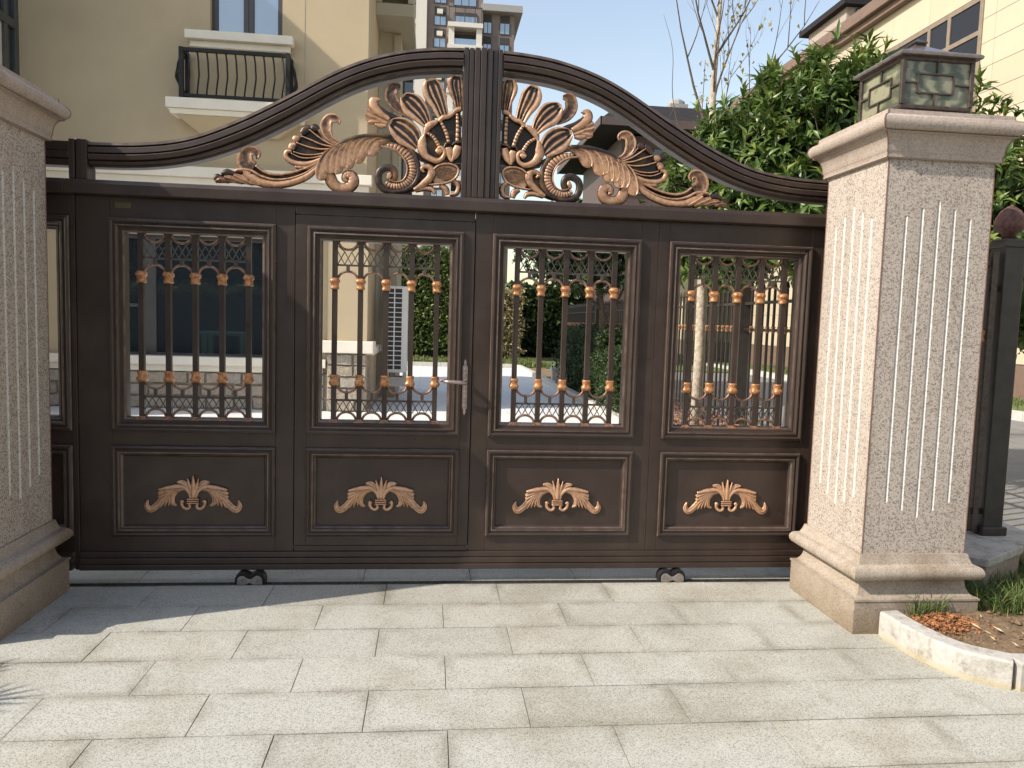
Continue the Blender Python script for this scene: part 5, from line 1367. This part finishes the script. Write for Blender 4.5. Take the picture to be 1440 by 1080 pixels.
for z, dx, dy, up, L, r0 in ((4.35, -.36, .05, 1.0, 2.6, .026), (4.35, .75, -.1, .95, 2.7, .022), (4.9, .25, .6, 1.1, 2.0, .022), (5.35, -.5, -.4, 1.1, 1.8, .022), (5.6, .55, .1, 1.0, 1.8, .020), (6.2, -.45, .2, 1.1, 1.4, .018), (6.35, .4, -.2, 1.1, 1.4, .018), (4.0, .45, .3, 1.3, 1.7, .015), (5.0, -.2, -.6, 1.2, 1.7, .017)):
    limb((TX+.04, TYY, z), (dx, dy, up), L, r0, 2)
GKS(br).build('branches', M['bark_dark'], gk, smooth=True)
g = np.random.default_rng(8); tp = np.array([t for t in tips if t[0] > TX-.1 or rr.random() < .12]); idx = g.choice(len(tp), 170)
Pp = tp[idx]*.74+np.array([3.35, 4.4, 1.46*.26])+g.normal(size=(170, 3))*.05; Dd = g.normal(size=(170, 3))*.6+np.array([0, 0, -.8])
lm = leaf_mesh('yellow_leaves', Pp, Dd, g.normal(size=(170, 3)), g.uniform(.04, .075, 170), g.uniform(.03, .048, 170), g.random(170))
tag(link('yellow_leaves', lm, M['leaf_yellow'], gk), kind='stuff')
# wiry sapling left of it
sp = thing('wiry_sapling', 'thin wiry sapling with sparse leaves just left of the bare tree', 'tree', (4.16, 7.0, 0))
sm = MB().tube(spline([(3.55, 7.0, 0), (3.5, 7, 1.6), (3.52, 7, 3.0), (3.50, 7, 4.0), (3.52, 7, 5.4)], 17), [.022-.018*k/16 for k in range(17)], 6)
sm.tube(spline([(3.5, 7, 3.75), (3.22, 7.0, 4.25), (3.05, 7, 4.85), (3.02, 7, 5.5), (2.86, 7, 6.0)], 17), [.010-.008*k/16 for k in range(17)], 6)
sm.tube(spline([(3.08, 7, 4.7), (2.97, 7, 4.4), (2.98, 7, 4.05)], 9), [.005-.004*k/8 for k in range(9)], 5)
sm.v = [(a+.66, b_, c) for a, b_, c in sm.v]; sm.build('stem', M['bark_dark'], sp, smooth=True)
n = 60; zz = g.uniform(4.0, 5.4, n); Pp = np.stack([4.17+g.normal(size=n)*.06, 7+g.normal(size=n)*.06, zz], 1)
tag(link('leaves', leaf_mesh('leaves', Pp, g.normal(size=(n, 3)), g.normal(size=(n, 3)), g.uniform(.04, .09, n), g.uniform(.03, .05, n), g.random(n)), M['leaf_buff'], sp), kind='stuff')

# ---- hedges and trees of the garden, seen through the grilles
def hedge(name, label, x0, x1, y0, y1, z0, z1, n, ln, wd, mat, seed, cat='hedge', tones=(0, 1)):
    t = thing(name, label, cat, ((x0+x1)/2, (y0+y1)/2, 0))
    g = np.random.default_rng(seed)
    # points close to the faces of a lumpy box
    P = np.stack([g.uniform(x0, x1, n), g.uniform(y0, y1, n), g.uniform(z0, z1, n)], 1)
    f = g.integers(0, 4, n)
    P[f == 0, 1] = y0; P[f == 1, 2] = z1; P[f == 2, 0] = x0; P[f == 3, 1] = y0
    P += g.normal(size=P.shape)*.05 + .08*np.sin(P[:, ::-1]*np.array([3.1, 2.3, 2.7])*2)
    D = g.normal(size=P.shape)+np.array([-.25, -.6, .35]); N = g.normal(size=P.shape)+np.array([0, -.4, .8])
    o = link('foliage', leaf_mesh('foliage', P, D, N, ln*g.uniform(.6, 1.2, n), wd*g.uniform(.7, 1.2, n), np.clip(tones[0]+(tones[1]-tones[0])*g.random(n), 0, 1)), mat, t)
    tag(o, kind='stuff')
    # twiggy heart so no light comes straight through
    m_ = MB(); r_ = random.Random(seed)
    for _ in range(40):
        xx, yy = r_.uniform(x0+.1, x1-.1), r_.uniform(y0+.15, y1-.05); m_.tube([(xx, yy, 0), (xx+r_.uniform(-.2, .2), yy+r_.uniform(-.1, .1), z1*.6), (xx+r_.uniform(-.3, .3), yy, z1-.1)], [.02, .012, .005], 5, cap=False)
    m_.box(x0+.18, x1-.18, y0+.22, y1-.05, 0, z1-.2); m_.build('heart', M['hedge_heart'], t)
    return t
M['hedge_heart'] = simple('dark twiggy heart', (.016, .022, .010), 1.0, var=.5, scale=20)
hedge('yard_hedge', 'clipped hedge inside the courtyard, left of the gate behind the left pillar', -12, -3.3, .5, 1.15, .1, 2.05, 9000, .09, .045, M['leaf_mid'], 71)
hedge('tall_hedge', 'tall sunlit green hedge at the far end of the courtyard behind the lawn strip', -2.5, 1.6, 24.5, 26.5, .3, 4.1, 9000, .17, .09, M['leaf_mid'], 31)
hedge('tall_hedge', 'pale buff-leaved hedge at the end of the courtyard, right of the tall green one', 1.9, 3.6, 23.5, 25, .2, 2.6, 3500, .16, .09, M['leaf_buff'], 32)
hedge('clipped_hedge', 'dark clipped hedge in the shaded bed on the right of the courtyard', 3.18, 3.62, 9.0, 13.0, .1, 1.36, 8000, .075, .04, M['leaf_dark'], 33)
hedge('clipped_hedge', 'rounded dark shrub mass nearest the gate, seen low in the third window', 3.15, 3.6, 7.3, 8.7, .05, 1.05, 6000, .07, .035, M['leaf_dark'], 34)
hedge('far_hedge', 'dark evergreen belt behind the far lawn', 3.0, 9.3, 27, 28.5, .2, 2.9, 6000, .3, .15, M['leaf_dark'], 35)
hedge('red_shrubs', 'low row of reddish leaved shrubs along the foot of the black fence', 3.2, 3.55, 2.2, 6.4, .05, .40, 4200, .05, .026, M['leaf_red'], 36, 'shrubs')
g2 = random.Random(4)
blades('lawn_grass', [(g2.uniform(-3.5, 4), 20.1+g2.random()**1.5*3.5, .05, 26, .22) for _ in range(320)], M['grass'], .08, .2, .03, .8, 41, 'strip of sunlit lawn grass behind the far kerb', 'grass', tone=(.35, 1))
blades('verge_grass', [(g2.uniform(10.95, 12.3), g2.uniform(5, 22), .16, 20, .3) for _ in range(220)], M['grass'], .06, .16, .02, .8, 42, 'yellowing verge grass at the foot of the cream building', 'grass', tone=(.4, 1))
blades('bed_plants', [(g2.uniform(3.1, 3.65), y_, .02, 9, .12) for y_ in [g2.uniform(.6, 8) for _ in range(160)]], M['grass'], .05, .22, .012, 1.1, 43, 'low plants and grass in the bed behind the right pillar', 'plants')
# shade tree whose leaves fill the top of the third window
st = thing('courtyard_tree', 'small dark evergreen tree over the clipped hedge, its crown filling the third window', 'tree', (3.35, 9.4, 0))
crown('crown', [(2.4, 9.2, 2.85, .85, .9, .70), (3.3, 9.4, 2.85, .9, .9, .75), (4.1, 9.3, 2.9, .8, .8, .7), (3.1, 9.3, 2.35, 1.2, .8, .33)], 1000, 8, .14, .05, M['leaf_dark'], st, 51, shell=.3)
tt = MB().tube([(3.37, 9.45, -.05), (3.35, 9.42, .9), (3.34, 9.4, 1.6), (3.25, 9.4, 2.2), (3.15, 9.3, 2.8)], [.085, .072, .062, .042, .02], 10)
tt.tube([(3.34, 9.4, 1.55), (3.6, 9.4, 1.9), (3.9, 9.3, 2.6)], [.042, .03, .012], 7).tube([(3.34, 9.4, 1.7), (2.9, 9.3, 2.1), (2.5, 9.1, 2.6)], [.038, .026, .010], 7)
tt.build('trunk', M['bark_dark'], st, smooth=True)
ft = thing('round_tree', 'dark round-topped tree far behind, just showing above the top beam right of centre', 'tree', (7.4, 34, 0))
crown('crown', [(7.6, 34, 6.6, 1.5, 1.5, 1.4), (6.6, 34, 6.0, 1.1, 1, .8), (8.6, 34, 6.0, 1.0, 1, .9), (7.6, 34, 5, 2, 1.4, 1.2)], 900, 7, .42, .16, M['leaf_dark'], ft, 53, shell=.4)
MB().tube([(7.6, 34, 0), (7.55, 34, 3), (7.6, 34, 6)], [.16, .12, .05], 8).build('trunk', M['bark_dark'], ft, smooth=True)
# small lamp bollard between the hedges
bo = thing('garden_bollard', 'small pale bollard standing at the kerb in front of the dark clipped hedge', 'bollard', (3.22, 13.6, 0))
MB().lathe([(.10, 0), (.10, .36), (.095, .37)], (3.22, 13.6, 0), sq=True).build('post', M['concrete'], bo); MB().lathe([(.13, .371), (.13, .43), (.03, .46)], (3.22, 13.6, 0), sq=True).build('cap', M['concrete'], bo)

# ---- palm-like shrub outside the left edge, throwing its leaf shadow on the slabs
ps = thing('fan_palm', 'young fan palm in a round pot standing beyond the left edge of the photo', 'palm', (-3.10, -1.78, 0))
MB().lathe([(.15, .0), (.21, .30), (.23, .31), (.23, .35), (.19, .35), (.18, .30)], (-3.10, -1.78, 0), 16).build('pot', M['fascia'], ps)
MB().tube([(-3.10, -1.78, .25), (-3.09, -1.77, .75)], [.06, .045], 8).build('trunk', M['bark_dark'], ps)
fr = random.Random(6)
for k in range(12):
    a = 6.283*k/12+fr.uniform(-.2, .2); el = fr.uniform(.1, 1.1); L = fr.uniform(.35, .55)
    d0 = Vector((math.cos(a)*math.cos(el), math.sin(a)*math.cos(el), math.sin(el))); c0 = Vector((-3.09, -1.77, .72)); hub = c0+d0*L
    mb = MB().tube([c0, c0+d0*L*.6+Vector((0, 0, .02)), hub], .006, 5)
    sdv = d0.cross(Vector((0, 0, 1))).normalized(); upv = sdv.cross(d0)
    for q in range(11):
        b = -1.15+2.3*q/10; dv = (d0*math.cos(b)+sdv*math.sin(b)).normalized(); ln = .30*(1-.25*abs(b)); wv = upv.cross(dv)*.012
        p1 = hub+dv*ln*.5; p2 = hub+dv*ln-Vector((0, 0, .06)); o = len(mb.v)
        mb.add([hub, p1-wv, p1+wv, p2, p1-upv*.004], [(0, 1, 4), (0, 4, 2), (1, 3, 4), (4, 3, 2)])
    me = mb.mesh('frond'); at = me.attributes.new('tone', 'FLOAT', 'POINT'); at.data.foreach_set('value', [.4]*len(me.vertices))
    link('frond', me, M['leaf_mid'], ps)

# ---- street side behind the camera (seen only mirrored in the glass): trees and a low building
for k, (x, y, s_, lab) in enumerate(((-6.5, -16, 1.5, 'street tree behind the viewpoint, middle of three'), (-12.5, -15, 1.6, 'street tree behind the viewpoint, left of three'), (5, -16.5, 1.2, 'street tree behind the viewpoint, right of three'))):
    t = thing('street_tree', lab, 'tree', (x, y, 0), 'street trees behind the viewpoint')
    crown('crown', [(x, y, 2.7*s_, 3.4, 1.6, 2.2*s_), (x-2.2, y, 2.0*s_, 2.2, 1.3, 1.8), (x+2.2, y, 2.0*s_, 2.2, 1.3, 1.8)], 2000, 7, .42, .2, M['leaf_dark'], t, 60+k, shell=.3)
    MB().tube([(x, y, 0), (x+.05, y, 1.5), (x, y, 3.2)], [.16, .13, .07], 8).build('trunk', M['bark_dark'], t, smooth=True)
hedge('street_hedge', 'clipped hedge across the street behind the viewpoint', -16, 14, -15, -14, .1, 1.6, 9000, .2, .1, M['leaf_dark'], 70)
